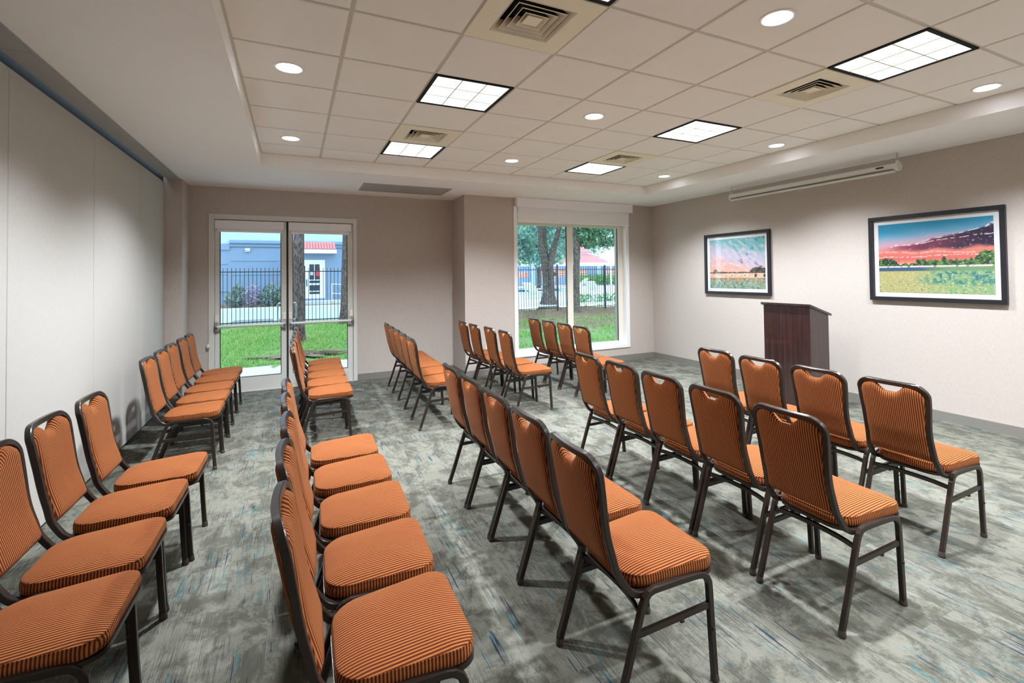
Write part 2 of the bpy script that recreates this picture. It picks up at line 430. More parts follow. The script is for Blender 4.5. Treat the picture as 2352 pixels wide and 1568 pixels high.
# ceiling: soffit ring and tiled tray
TXL, TXR, TYB, TYF = -1.222, 4.22, 3.50, -3.95
b = MB()
b.box(-2.32, TXL, -4.7, 5.45, ZS, 3.3); b.box(TXR, 5.5, -4.7, 5.45, ZS, 3.3)
b.box(TXL, TXR, TYB, 5.45, ZS, 3.3); b.box(TXL, TXR, -4.7, TYF, ZS, 3.3)
ceil = struct(b.build('ceiling', M['paint']), 'white soffit around a raised tray of square ceiling tiles', 'ceiling')
MB().box(TXL-0.1, TXR+0.1, TYF-0.1, TYB+0.1, 3.24, 3.34).build('deck_panel', M['paint'], ceil)
G = 0.6096
LIGHTS = [(0, 1), (0, 4), (4, 4), (4, 1), (4, -2), (0, -2)]
VENTS = [(0, -1), (0, 3), (4, -1), (4, 3)]
tcache = {}
def tile_mesh(wx, wy):
    k = (round(wx, 3), round(wy, 3))
    if k not in tcache:
        b = MB(); hx, hy = wx/2-0.0115, wy/2-0.0115
        R = [(hx+.004, hy+.004, 0.012), (hx+.004, hy+.004, 0.008), (hx, hy, 0.008), (hx, hy, 0.003), (hx-.006, hy-.006, 0.0)]
        V = []
        for x, y, z in R: V += [(-x, -y, z), (x, -y, z), (x, y, z), (-x, y, z)]
        F = [(i*4+k2, i*4+(k2+1) % 4, i*4+4+(k2+1) % 4, i*4+4+k2) for i in range(4) for k2 in range(4)]+[(16, 17, 18, 19)]
        b.add(V, F); tcache[k] = b.mesh('ceiling_tile', M['tile'])
    return tcache[k]
xs = [i*G for i in range(-2, 7)]+[TXR]; xs[0] = TXL
ys = [TYF]+[j*G for j in range(-6, 6)]+[TYB]
for i in range(len(xs)-1):
    for j in range(len(ys)-1):
        x0, x1, y0, y1 = xs[i], xs[i+1], ys[j], ys[j+1]
        cell = (round((x0+x1)/2/G-0.5), round((y0+y1)/2/G-0.5)) if x1-x0 > 0.55 and y1-y0 > 0.5 else None
        if cell in LIGHTS or cell in VENTS: continue
        o = link('ceiling_tile', tile_mesh(x1-x0, y1-y0), ceil, ((x0+x1)/2, (y0+y1)/2, ZC))
for x in xs[1:-1]: MB().box(x-0.012, x+0.012, TYF, TYB, ZC+0.0065, ZC+0.02).build('grid_rail', M['grid'], ceil)
for y in ys[1:-1]: MB().box(TXL, TXR, y-0.012, y+0.012, ZC+0.0066, ZC+0.021).build('grid_rail', M['grid'], ceil)
b = MB()
b.box(TXL, TXL+0.014, TYF, TYB, ZC-0.002, ZC+0.008); b.box(TXR-0.014, TXR, TYF, TYB, ZC-0.002, ZC+0.008)
b.box(TXL+0.014, TXR-0.014, TYB-0.014, TYB, ZC-0.002, ZC+0.008)
b.build('wall_angle', M['grid'], ceil)

# baseboards
def base_run(b, pts):
    for (x0, x1, y0, y1) in pts: b.box(x0, x1, y0, y1, 0, 0.098)
    return b
b = MB(); base_run(b, [(DX1+0.0, 1.488, YD-0.012, YD), (1.488, 1.50, YW-0.012, YD-0.0), (1.50, 5.211, YW-0.012, YW), (-2.143, DX0, YD-0.012, YD), (-2.155, -2.143, 4.74, YD), (-2.33, -2.143, 4.728, 4.74)])
struct(b.build('baseboard_back', M['base']), 'grey vinyl baseboard along the back walls', 'baseboard')
struct(base_run(MB(), [(5.211, 5.223, YF, YW-0.0)]).build('baseboard_right', M['base']), 'grey vinyl baseboard under the pictures', 'baseboard')

# ------------------------------------------------------------------ double glass doors
b = MB()
b.cbox(DX0, -1.867, YD-0.015, YD+0.12, 0, DZ, 0.004, 1); b.cbox(-0.075, DX1, YD-0.015, YD+0.12, 0, DZ, 0.004, 1)
b.cbox(-1.867, -0.075, YD-0.015, YD+0.12, 2.405, DZ, 0.004, 1)
b.box(-1.867, -0.075, YD, YD+0.14, -0.0, 0.012)
struct(b.build('trim_2', M['alu']), 'grey aluminium frame around the double glass doors', 'trim')
def shade(par, x0, x1, y, ztop, vh, zb, inset=0.03):
    MB().cbox(x0, x1, y-0.055, y, ztop-vh, ztop, 0.003, 1).build('shade_valance', M['valance'], par)
    fb = MB().box(x0+inset, x1-inset, y-0.024, y-0.021, zb, ztop-vh+0.01).build('shade_fabric', M['shade'], par)
    MB().cbox(x0+inset, x1-inset, y-0.030, y-0.016, zb-0.004, zb+0.020, 0.004, 1).build('hem_bar', M['white_trim'], fb)
def door_leaf(name, lx0, lx1, gx0, gx1, hinge_right, label):
    d = sempty(name, label, 'door', ((lx0+lx1)/2, YD, 0))
    ox = -(lx0+lx1)/2
    X = lambda x: x+ox
    b = MB(); y0, y1 = 0.012, 0.058
    b.cbox(X(lx0), X(gx0), y0, y1, 0.012, 2.40, 0.003, 1); b.cbox(X(gx1), X(lx1), y0, y1, 0.012, 2.40, 0.003, 1)
    b.box(X(gx0), X(gx1), y0, y1, 0.012, 0.205); b.box(X(gx0), X(gx1), y0, y1, 2.31, 2.40)
    b.build('leaf_frame', M['alu'], d)
    MB().box(X(gx0), X(gx1), 0.030, 0.036, 0.205, 2.31).build('glass_pane', M['glass'], d)
    g = MB()
    for (a, c) in ((gx0, gx0+0.008), (gx1-0.008, gx1)): g.box(X(a), X(c), y0-0.0015, y0+0.012, 0.205, 2.31)
    g.box(X(gx0), X(gx1), y0-0.0015, y0+0.012, 0.205, 0.213)
    g.build('gasket', M['alu_dark'], d)
    shade(d, X(lx0+0.006), X(lx1-0.03), 0.008, 2.392, 0.115, 2.235)
    # panic bar
    z = 0.93
    pb = MB().tube([(X(lx0)+0.035, -0.075, z), (X(lx1)-0.035, -0.075, z)], 0.018, 12).build('push_bar', M['alu'], d)
    for xx in (X(lx0)+0.028, X(lx1)-0.028):
        k = MB(); k.cbox(xx-0.022, xx+0.022, -0.035, 0.014, 0.985, 1.085, 0.006, 2)
        k.build('bracket_cover', M['cream_trim'], pb)
        k = MB(); k.cbox(xx-0.020, xx+0.020, -0.030, 0.014, 0.86, 0.985, 0.006, 2)
        k.sweep([(xx, -0.02, 0.985), (xx, -0.05, 0.965), (xx, -0.075, 0.93), (xx, -0.06, 0.90), (xx, -0.02, 0.88)], [(0.018, 0.016), (-0.018, 0.016), (-0.018, -0.016), (0.018, -0.016)], (1, 0, 0), smooth=False)
        k.build('bracket_arm', M['steel'], pb)
    hx = X(gx1)-0.03 if hinge_right < 0 else X(gx0)+0.03
    MB().tube([(hx-hinge_right*0.04, 0.06, 0.98), (hx, 0.10, 0.98), (hx+hinge_right*0.015, 0.115, 1.0), (hx+hinge_right*0.015, 0.115, 1.20), (hx, 0.10, 1.22), (hx-hinge_right*0.04, 0.06, 1.22)], 0.011, 8).build('pull_handle', M['steel'], d)
    # foot bolts by the meeting edge
    fx = X(lx1)-0.035 if hinge_right < 0 else X(lx0)+0.035
    MB().cbox(fx-0.012, fx+0.012, -0.006, 0.014, 0.02, 0.055, 0.003, 1).build('floor_bolt', M['steel'], d)
    return d
MB().box(-0.988, -0.962, YD+0.02, YD+0.05, 0.012, 2.405).build('astragal', M['alu_dark'], bpy.data.objects['trim_2'])
MB().box(-1.867, -0.075, YD+0.01, YD+0.05, 2.398, 2.406).build('head_shadow_strip', M['alu_dark'], bpy.data.objects['trim_2'])  # dark strip paints the shadow line between shade valance and door header
door_leaf('door_1', -1.865, -0.988, -1.805, -1.057, -1, 'glass door leaf, hinged beside the folding partition')
door_leaf('door_2', -0.962, -0.077, -0.907, -0.157, 1, 'glass door leaf with the tree trunk behind it, nearer the window')
b = MB().tube([(-1.905, YD-0.02, 0.95), (-1.915, YD-0.022, 0.82), (-1.93, YD-0.03, 0.71)], 0.004, 6)
b.lathe([(0, 0.06), (0.018, 0.055), (0.022, 0.03), (0.018, 0.0), (0, -0.004)], (-1.935, YD-0.035, 0.64), 12)
tag(b.build('shade_cord_knob', M['alu']), 'small grey shade cord weight at the edge of the glass doors', 'cord')

# ------------------------------------------------------------------ window
wi = sempty('window_1', 'wide two pane window with cream frame and white trim', 'window', (3.49, YW, 0))
X = lambda x: x-3.49
b = MB()
b.cbox(X(2.34), X(2.405), -0.018, 0.02, 0.235, 2.72, 0.004, 1); b.cbox(X(4.595), X(4.665), -0.018, 0.02, 0.235, 2.72, 0.004, 1)
b.cbox(X(2.405), X(4.595), -0.018, 0.02, 0.235, 0.292, 0.004, 1)
b.build('window_trim', M['white_trim'], wi)
b = MB(); b.box(X(2.40), X(2.408), 0, 0.135, 0.292, 2.62); b.box(X(4.592), X(4.60), 0, 0.135, 0.292, 2.62); b.box(X(2.408), X(4.592), 0, 0.135, 0.286, 0.294)
b.build('jamb_lining', M['white_trim'], wi)
b = MB()
b.cbox(X(2.408), X(2.45), 0.10, 0.16, 0.294, 2.56, 0.004, 1); b.cbox(X(4.50), X(4.592), 0.10, 0.16, 0.294, 2.56, 0.004, 1)
b.cbox(X(2.45), X(4.50), 0.10, 0.16, 0.294, 0.348, 0.004, 1); b.cbox(X(2.45), X(4.50), 0.10, 0.16, 2.425, 2.56, 0.004, 1)
b.build('window_frame', M['cream_trim'], wi)
MB().cbox(X(3.41), X(3.525), 0.095, 0.16, 0.348, 2.425, 0.005, 1).build('mullion', M['cream_trim'], wi)
for a, c in ((2.45, 3.41), (3.525, 4.50)):
    MB().box(X(a), X(c), 0.125, 0.131, 0.348, 2.425).build('glass_pane', M['glass'], wi)
    MB().box(X(c)-0.008, X(c), 0.118, 0.138, 0.348, 2.425).build('gasket', M['alu_dark'], wi)
b = MB()
for k in range(34): b.box(X(2.46+k*0.061), X(2.46+k*0.061+0.045), 0.05, 0.056, 0.2935, 0.2965)
b.build('sill_track', M['base'], wi)
rs = thing('roller_shade', 'wide white roller shade under its box valance above the window', 'window shade', (3.53, YW, 2.85))
MB().cbox(2.365-3.53, 4.70-3.53, -0.105, -0.002, -0.148, 0.0, 0.003, 1).build('shade_valance', M['valance'], rs)
fb = MB().box(2.412-3.53, 4.668-3.53, -0.022, -0.0195, -0.385, -0.14).build('shade_fabric', M['shade'], rs)
MB().cbox(2.412-3.53, 4.668-3.53, -0.030, -0.0185, -0.392, -0.362, 0.004, 1).build('hem_bar', M['white_trim'], fb)

# outlet on the window wall
ou = thing('wall_outlet', 'ivory electrical outlet low on the wall beside the window', 'outlet', (1.862, YW, 0.46))
MB().cbox(-0.035, 0.035, -0.008, 0.0, -0.057, 0.057, 0.003, 2).build('cover_plate', M['outlet'], ou)
for zz in (-0.026, 0.026):
    MB().cbox(-0.016, 0.016, -0.0105, -0.007, zz-0.014, zz+0.014, 0.002, 1).build('socket', M['white_trim'], ou)
    MB().box(-0.007, -0.004, -0.0112, -0.009, zz-0.004, zz+0.006).box(0.004, 0.007, -0.0112, -0.009, zz-0.004, zz+0.006).build('slot', M['dark'], ou)

# ------------------------------------------------------------------ ceiling fixtures
WH = {(0, 1): 'square fluorescent ceiling light, larger one above the second row, left of the middle', (0, 4): 'square fluorescent ceiling light in front of the glass doors',
      (4, 4): 'square fluorescent ceiling light nearest the window', (4, 1): 'square fluorescent ceiling light between the two right-hand downlights in mid room',
      (4, -2): 'large square fluorescent ceiling light at the top right', (0, -2): 'square fluorescent ceiling light cut off at the top edge of the photo',
      (0, -5): 'square fluorescent ceiling light behind the viewer, partition side', (4, -5): 'square fluorescent ceiling light behind the viewer, picture wall side'}
WH[(4, 1)] = 'square fluorescent ceiling light in mid ceiling on the picture wall side'
WH[(0, 1)] = 'square fluorescent ceiling light in mid ceiling on the partition side'
def shared(key, maker, name, mat):
    if key not in tcache: tcache[key] = maker().mesh(name, mat)
    return tcache[key]
def lf():
    b = MB(); h = G/2-0.004; i = h-0.024
    for (x0, x1, y0, y1) in ((-h, h, -h, -i), (-h, h, i, h), (-h, -i, -i, i), (i, h, -i, i)): b.box(x0, x1, y0, y1, -0.002, 0.012)
    b.box(-h, h, -h, h, 0.03, 0.09)
    return b
def lp():
    b = MB(); h = 0.2805
    for a in (-h, -h/3, h/3, h): b.box(a-0.0035, a+0.0035, -h, h, 0.0, 0.010); b.box(-h, h, a-0.0035, a+0.0035, 0.0001, 0.0101)
    return b
def ll(): return MB().cbox(-0.0905, 0.0905, -0.0905, 0.0905, 0.003, 0.012, 0.003, 1)
for (i, j) in LIGHTS:
    t = thing('ceiling_light', WH[(i, j)], 'light', ((i+.5)*G, (j+.5)*G, ZC))
    link('light_frame', shared('lf', lf, 'light_frame', M['dark']), t)['label'] = 'dark metal rim'
    link('lens_grid', shared('lp', lp, 'lens_grid', M['grid']), t)
    for a in (-1, 0, 1):
        for c in (-1, 0, 1): link('lens_panel', shared('ll', ll, 'lens_panel', M['lens']), t, (a*0.187, c*0.187, 0))
def vp():
    b = MB(); h = G/2-0.005; i = 0.185
    for (x0, x1, y0, y1) in ((-h, h, -h, -i), (-h, h, i, h), (-h, -i, -i, i), (i, h, -i, i)): b.box(x0, x1, y0, y1, -0.003, 0.006)
    return b
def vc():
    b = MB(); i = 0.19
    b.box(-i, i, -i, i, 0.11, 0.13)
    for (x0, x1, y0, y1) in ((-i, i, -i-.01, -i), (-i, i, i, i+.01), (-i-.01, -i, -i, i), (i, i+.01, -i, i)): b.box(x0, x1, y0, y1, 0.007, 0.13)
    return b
def vl(a):
    def f():
        b = MB(); V = []
        for (h, z) in ((a, -0.004), (a, 0.0), (a-0.033, 0.056), (a-0.033, 0.058), (a-0.035, 0.056), (a-0.003, -0.004)):
            V += [(-h, -h, z), (h, -h, z), (h, h, z), (-h, h, z)]
        n = 6
        F = [(p*4+k, p*4+(k+1) % 4, ((p+1) % n)*4+(k+1) % 4, ((p+1) % n)*4+k) for p in range(n) for k in range(4)]
        return b.add(V, F)
    return f
def vcen(): 
    return MB().add([(-.045, -.045, 0), (.045, -.045, 0), (.045, .045, 0), (-.045, .045, 0), (-.02, -.02, .03), (.02, -.02, .03), (.02, .02, .03), (-.02, .02, .03)],
                    [(0, 1, 2, 3), (0, 1, 5, 4), (1, 2, 6, 5), (2, 3, 7, 6), (3, 0, 4, 7), (4, 5, 6, 7)])
VL = {(0, -1): 'large beige square air diffuser at the top middle of the ceiling', (0, 3): 'beige air diffuser beside the ceiling light in front of the doors',
      (4, -1): 'beige air diffuser beside the large top right ceiling light', (4, 3): 'beige air diffuser beside the ceiling light nearest the window',
      (0, -4): 'beige air diffuser behind the viewer, partition side', (4, -4): 'beige air diffuser behind the viewer, picture wall side'}
for (i, j) in VENTS:
    t = thing('air_diffuser', VL[(i, j)], 'vent', ((i+.5)*G, (j+.5)*G, ZC))
    link('face_plate', shared('vp', vp, 'face_plate', M['diffuser']), t)
    link('duct_box', shared('vc', vc, 'duct_box', M['dark']), t)
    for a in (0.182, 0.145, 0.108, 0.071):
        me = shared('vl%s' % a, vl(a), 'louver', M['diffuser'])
        if len(me.materials) == 1:                       # shade between the blades, painted dark onto their duct sides
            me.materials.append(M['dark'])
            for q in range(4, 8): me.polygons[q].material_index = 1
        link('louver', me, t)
    link('center_cone', shared('vcen', vcen, 'center_cone', M['diffuser']), t)
DL = {(-1.5, 1.5): 'round recessed downlight nearest the viewer on the partition side', (-1.5, 4.5): 'round recessed downlight on the partition side near the doors',
      (2.5, 1.5): 'round recessed downlight in the middle of the ceiling', (2.5, 4.5): 'round recessed downlight in the middle row near the back wall',
      (6.5, 4.5): 'round recessed downlight in the back corner by the window', (6.5, 1.5): 'round recessed downlight in front of the projection screen',
      (2.5, -1.5): 'large round recessed downlight at the top, left of the big ceiling light', (6.5, -1.5): 'round recessed downlight at the right edge of the photo',
      (2.5, -4.5): 'added downlight out of view above the viewer, brightening the near ceiling', (6.5, -4.5): 'added downlight out of view on the picture wall side, brightening the near ceiling'}  # last two are unseen lamps, added to brighten the near ceiling
def dtrim(): return MB().lathe([(0.074, 0.004), (0.076, -0.004), (0.085, -0.007), (0.095, -0.005), (0.098, 0.001), (0.074, 0.004)], seg=36)
def dlens(): return MB().lathe([(0.0001, -0.002), (0.04, -0.0022), (0.0755, -0.001), (0.0755, 0.004)], seg=36)
for (i, j), lab in DL.items():
    t = thing('downlight', lab, 'light', (i*G, j*G, ZC))
    if i == 6.5: t.location.x = 6.47*G
    link('trim_ring', shared('dtrim', dtrim, 'trim_ring', M['white_trim']), t)
    link('lens', shared('dlens', dlens, 'lens', M['spot_lens']), t)
    ld = bpy.data.lights.new('downlight_beam', 'SPOT'); ld.energy = SPOT; ld.color = (0.84, 0.91, 1.0)
    ld.spot_size = radians(134); ld.spot_blend = 0.7; ld.shadow_soft_size = 0.06
    lo = bpy.data.objects.new('downlight_beam', ld); C.objects.link(lo); lo.parent = t; lo.location = (0, 0, -0.012)
# return air grille in the soffit
t = thing('return_grille', 'grey two panel return air grille in the soffit above the doors', 'vent', (0.57, 4.44, ZS))
b = MB()
for (x0, x1, y0, y1) in ((-.615, .615, -.31, -.29), (-.615, .615, .29, .31), (-.615, -.595, -.29, .29), (.595, .615, -.29, .29), (-.012, .012, -.29, .29)): b.box(x0, x1, y0, y1, -0.006, 0.002)
b.build('grille_frame', M['grille'], t)
for sx in (-1, 1):
    b = MB()
    for k in range(36):
        y = -0.285+k*0.0162
        b.add([(sx*0.013, y, -0.002), (sx*0.594, y, -0.002), (sx*0.594, y+0.010, -0.0045), (sx*0.013, y+0.010, -0.0045)], [(0, 1, 2, 3)])
    b.build('grille_blades', M['grille'], t)
MB().box(-.6, .6, -.3, .3, -0.0012, 0.0008).build('grille_backing', M['alu_dark'], t)

# ------------------------------------------------------------------ projection screen case hanging from the soffit
SX = 4.943
t = thing('projection_screen', 'rolled up ivory projection screen case hanging on chains by the right wall', 'projection screen', (SX, 1.316, 2.70))
prof = [(0.046*cos(a), 0.043*sin(a)) for a in [k*pi/8 for k in range(16)]]
prof = [(max(-0.040, x*1.05), y) for x, y in prof]
b = MB(); Y0, Y1 = -1.10, 1.10
V = [(x, y, z) for y in (Y0, Y1) for x, z in prof]; n = 16
b.add(V, [(k, (k+1) % n, n+(k+1) % n, n+k) for k in range(n)], True); b.add(V[:n], [tuple(range(n))]); b.add(V[n:], [tuple(range(n))])
b.build('case', M['screen_case'], t)
for y in (Y0, Y1):
    s_ = 1 if y > 0 else -1
    b = MB(); V = [(x*1.12, yy, z*1.12) for yy in (y-0.006*s_, y+0.018*s_) for x, z in prof]
    b.add(V, [(k, (k+1) % n, n+(k+1) % n, n+k) for k in range(n)], True); b.add(V[:n], [tuple(range(n))]); b.add(V[n:], [tuple(range(n))])
    b.cbox(-0.014, 0.014, y-0.012, y+0.012, 0.04, 0.068, 0.004, 1)
    ec = b.build('end_cap', M['screen_case'], t)
    for k in range(4):
        zc = 0.078+k*0.022
        pts = []
        for a in range(12):
            u, vv = 0.008*cos(a*pi/6), 0.015*sin(a*pi/6)
            pts.append((u, y, zc+vv) if k % 2 else (0, y+u, zc+vv))
        MB().tube(pts, 0.0026, 6, closed=True).build('chain_link', M['steel'], t)
MB().box(-0.050, -0.0385, Y0+0.02, Y1-0.02, -0.030, -0.026).build('case_slot', M['alu_dark'], t)
MB().cbox(-0.046, -0.010, Y0+0.01, Y1-0.01, -0.062, -0.040, 0.004, 1).build('hem_bar', M['screen_case'], t)
MB().tube([(-0.028, 0.0, -0.058), (-0.030, 0.035, -0.075), (-0.030, 0.022, -0.092), (-0.030, -0.022, -0.092), (-0.030, -0.035, -0.075), (-0.028, -0.0, -0.058)], 0.003, 6).build('pull_handle', M['steel'], t)
MB().box(-0.052, -0.044, -0.985, -0.91, 0.004, 0.019).build('label_plate', M['alu_dark'], t)

# ------------------------------------------------------------------ framed pictures
def fbm(x, y, s, o=4, seed=0.0):
    return noise.fractal(Vector((x*s, y*s, seed)), 1.0, 2.1, o)
def mixc(a, b, f):
    f = max(0.0, min(1.0, f)); return tuple(a[i]+(b[i]-a[i])*f for i in range(3))
def sst(a, b, x):
    t_ = max(0.0, min(1.0, (x-a)/(b-a))); return t_*t_*(3-2*t_)
def paint_sunset(u, v):      # u left to right, v bottom to top
    n = 0.6*fbm(u*1.3, v*2.4, 3.2, 5, 1.0); n2 = fbm(u*1.6, v, 16, 4, 3.0); n3 = fbm(u*1.6, v*2.6, 30, 3, 8.0)
    hor = 0.385
    if v > hor+0.0:
        t_ = (v-hor)/(1-hor)
        lean = t_-0.22*(u-0.3)+0.05*n
        sky = mixc((246, 190, 150), (232, 112, 104), sst(0.0, 0.16, t_))
        sky = mixc(sky, (240, 136, 120), sst(0.16, 0.34, t_+0.05*n))
        sky = mixc(sky, (226, 176, 190), sst(0.34, 0.55, lean)); sky = mixc(sky, (150, 186, 214), sst(0.50, 0.72, lean))
        sky = mixc(sky, (46, 150, 186), sst(0.62, 0.98, lean+0.10*u))
        # the long dark cloud rising to the right
        c0 = 0.36+0.05*u; c1 = 0.42+0.42*u**1.2
        band = sst(c0-0.06, c0+0.03, t_+0.10*n)*(1-sst(c1-0.05, c1+0.03, t_+0.10*n))*sst(0.0, 0.32, u+0.12*n)
        sky = mixc(sky, mixc((150, 66, 92), (44, 40, 66), sst(0.25, 0.9, u+0.2*n)), band*0.95)
        edge = abs(t_+0.10*n-c1)
        if edge < 0.014 and n2 > -0.02 and u > 0.12: sky = (244, 226, 226)
        if abs((t_-0.33+0.06*u)+0.05*n) < 0.012 and n3 > 0.02: sky = (250, 214, 206)
        if abs((t_-0.20-0.03*u)+0.04*n) < 0.014 and n3 > 0.0: sky = (252, 208, 190)
        if band > 0.5 and abs(t_-(0.44+0.20*u)+0.06*n) < 0.010 and n2 > -0.05: sky = (246, 214, 212)
        if band > 0.6 and n3 > 0.60: sky = (236, 180, 184)
        # tree line
        h = 0.075+0.05*fbm(u*1.6, 0, 14, 3, 5.0)
        if u < 0.20: h = 0.115*(1-((u-0.08)/0.14)**2)+0.02*n2
        if u > 0.82: h = max(h, 0.185*(1-((u-0.95)/0.14)**2)+0.03*n2)
        elif 0.2 < u < 0.36: h = 0.03+0.03*n2
        if v-hor < h:
            return mixc((22, 58, 46), (104, 146, 66), sst(-0.35, 0.45, n2+0.6*n3+(0.15 if u > 0.4 else -0.2))) if n3 < 0.58 else (206, 216, 170)
        return sky
    t_ = v/hor
    if t_ > 0.94: return (236, 222, 220) if n2 > -0.35 else (140, 150, 120)
    col = mixc((192, 184, 118), (150, 184, 124), sst(0.35, 0.65, u+0.25*n))
    col = mixc(col, (206, 194, 134), sst(0.1, 0.5, n2+0.1)*0.6)
    if t_ > 0.80: col = mixc((58, 96, 128), (120, 158, 108), sst(0.25, 0.6, u+0.2*n))
    blue = sst(0.35, 0.6, u+0.1*n)*sst(0.25, 0.42, t_+0.1*n)*(1-sst(0.74, 0.84, t_))
    col = mixc(col, mixc((46, 104, 132), (70, 160, 132), n3+0.5), blue*sst(-0.18, 0.12, n2+0.4*n3))
    if n3 > 0.46 and t_ < 0.75: col = (226, 220, 196)
    if n3 < -0.42 and t_ < 0.5: col = (66, 150, 108)
    return col
def paint_meadow(u, v):
    n = fbm(u*1.3+0.6*v, v*0.8, 4, 5, 11.0); n2 = fbm(u*1.3, v, 16, 4, 13.0); n3 = fbm(u*1.3, v*1.5, 34, 3, 18.0)
    hor = 0.30
    if v > hor:
        t_ = (v-hor)/(1-hor)
        d = t_*0.9+0.35*u+0.16*n
        sky = mixc((246, 186, 160), (240, 178, 164), sst(0, 0.2, t_)); sky = mixc(sky, (206, 196, 214), sst(0.25, 0.6, d)); sky = mixc(sky, (120, 196, 196), sst(0.62, 1.0, d))
        st = fbm(u*1.3-v*0.9, (u+v)*2.6, 5, 4, 21.0)
        sky = mixc(sky, (226, 206, 208), sst(0.10, 0.4, st)*0.8); sky = mixc(sky, (84, 112, 128), sst(0.28, 0.55, -st)*0.6*sst(0.3, 0.7, u))
        h = 0.03+0.02*n2
        if u > 0.72: h = max(h, 0.13*(1-((u-0.90)/0.19)**2)+0.03*n2)
        if u < 0.18: h = max(h, 0.09*(1-((u-0.11)/0.06)**2)+0.02*n2)
        if v-hor < h: return mixc((40, 44, 48), (140, 118, 92), sst(-0.3, 0.5, n2+0.5*n3))
        return sky
    t_ = v/hor
    if t_ > 0.72:
        for bx, bw in ((0.84, 0.022), (0.985, 0.02), (0.42, 0.008), (0.66, 0.008)):
            if ((u-bx)/bw)**2+((t_-0.86)/(bw*5.2))**2 < 1: return (54, 44, 52)
        return mixc((236, 180, 148), (246, 206, 180), sst(-0.3, 0.3, n2))
    col = mixc((176, 146, 104), (148, 168, 140), sst(0.35, 0.65, 1-t_+0.3*n2))
    col = mixc(col, (66, 128, 120), sst(-0.05, 0.35, n2+0.5*n3-t_*0.3)); 
    if n3 > 0.40: col = (222, 214, 204)
    return col
def art_mat():
    t = NT('watercolour print'); a = t.n('ShaderNodeVertexColor'); a.layer_name = 'print'
    t.pbr(a.outputs[0], 0.6, 0, None, 0.2); return t.m
M['art'] = art_mat()
def art(parent, fn, hw, z0, z1, nx, ny, label):
    V = [(-0.012, hw-2*hw*i/nx, z0+(z1-z0)*j/ny) for j in range(ny+1) for i in range(nx+1)]
    F = [(j*(nx+1)+i, j*(nx+1)+i+1, (j+1)*(nx+1)+i+1, (j+1)*(nx+1)+i) for j in range(ny) for i in range(nx)]
    me = bpy.data.meshes.new('art_print'); me.from_pydata(V, [], F); me.materials.append(M['art'])
    ca = me.color_attributes.new('print', 'FLOAT_COLOR', 'POINT')
    buf = []
    for j in range(ny+1):
        for i in range(nx+1): c_ = lin(*fn(i/nx, j/ny)); buf += (c_[0]*.74, c_[1]*.74, c_[2]*.74, 1.0)
    ca.data.foreach_set('color', buf)
    o = link('art_print', me, parent); o['label'] = label
def picture(label, y, fn, artlabel, nx, ny):
    t = thing('framed_picture', label, 'picture', (XR, y, 1.721))
    hw, hz, fw = 0.612, 0.479, 0.043
    b = MB()
    for (y0, y1, z0, z1) in ((-hw, hw, hz-fw, hz), (-hw, hw, -hz, -hz+fw), (-hw, -hw+fw, -hz+fw, hz-fw), (hw-fw, hw, -hz+fw, hz-fw)):
        b.cbox(-0.042, -0.001, y0, y1, z0, z1, 0.003, 1)
    b.build('frame', M['black_frame'], t)
    MB().box(-0.010, -0.004, -hw+fw-.005, hw-fw+.005, -hz+fw-.005, hz-fw+.005).build('mat_board', M['mat_board'], t)
    art(t, fn, 0.518, -0.386, 0.386, nx, ny, artlabel)
    MB().box(-0.024, -0.021, -hw+fw-.003, hw-fw+.003, -hz+fw-.003, hz-fw+.003).build('glass_pane', M['pic_glass'], t)
picture('black framed watercolour of a pale sky over a meadow, nearer the window', 2.600, paint_meadow, 'pale teal and pink sky over a meadow with hay bales', 230, 170)
picture('black framed watercolour of a red sunset over a flower field, right of the lectern', 0.050, paint_sunset, 'red sunset and dark cloud over a flowering field', 290, 215)

# ------------------------------------------------------------------ lectern
t = thing('lectern', 'dark mahogany lectern standing before the right wall between the pictures', 'lectern', (4.345, 1.143, 0))
LW, LD, H0, H1 = 0.30, 0.335, 1.195, 1.09
MB().cbox(0, 0.019, -LW, LW, 0.02, H0-0.012, 0.002, 1).build('front_panel', M['mahogany'], t)
for s_ in (-1, 1):
    y0, y1 = (s_*LW-0.019, s_*LW) if s_ > 0 else (s_*LW, s_*LW+0.019)
    MB().prism([(0.019, 0.0), (LD, 0.0), (LD, H1-0.018), (0.019, H0-0.018)], 1, y0, y1).build('side_panel', M['mahogany'], t)
b = MB(); b.prism([(-0.022, H0-0.01), (LD+0.025, H1-0.024), (LD+0.025, H1+0.0), (-0.022, H0+0.016)], 1, -LW-0.022, LW+0.022)
b.build('sloped_top', M['mahogany'], t)
MB().box(0.03, LD-0.02, -LW+0.02, LW-0.02, 0.55, 0.57).build('shelf', M['mahogany'], t)
MB().box(0.02, LD, -LW+0.02, LW-0.02, 0.03, 0.05).build('base_board', M['mahogany'], t)
MB().cbox(LD-0.0, LD+0.02, -LW, LW, H1-0.004, H1+0.014, 0.003, 1).build('book_ledge', M['mahogany'], t)

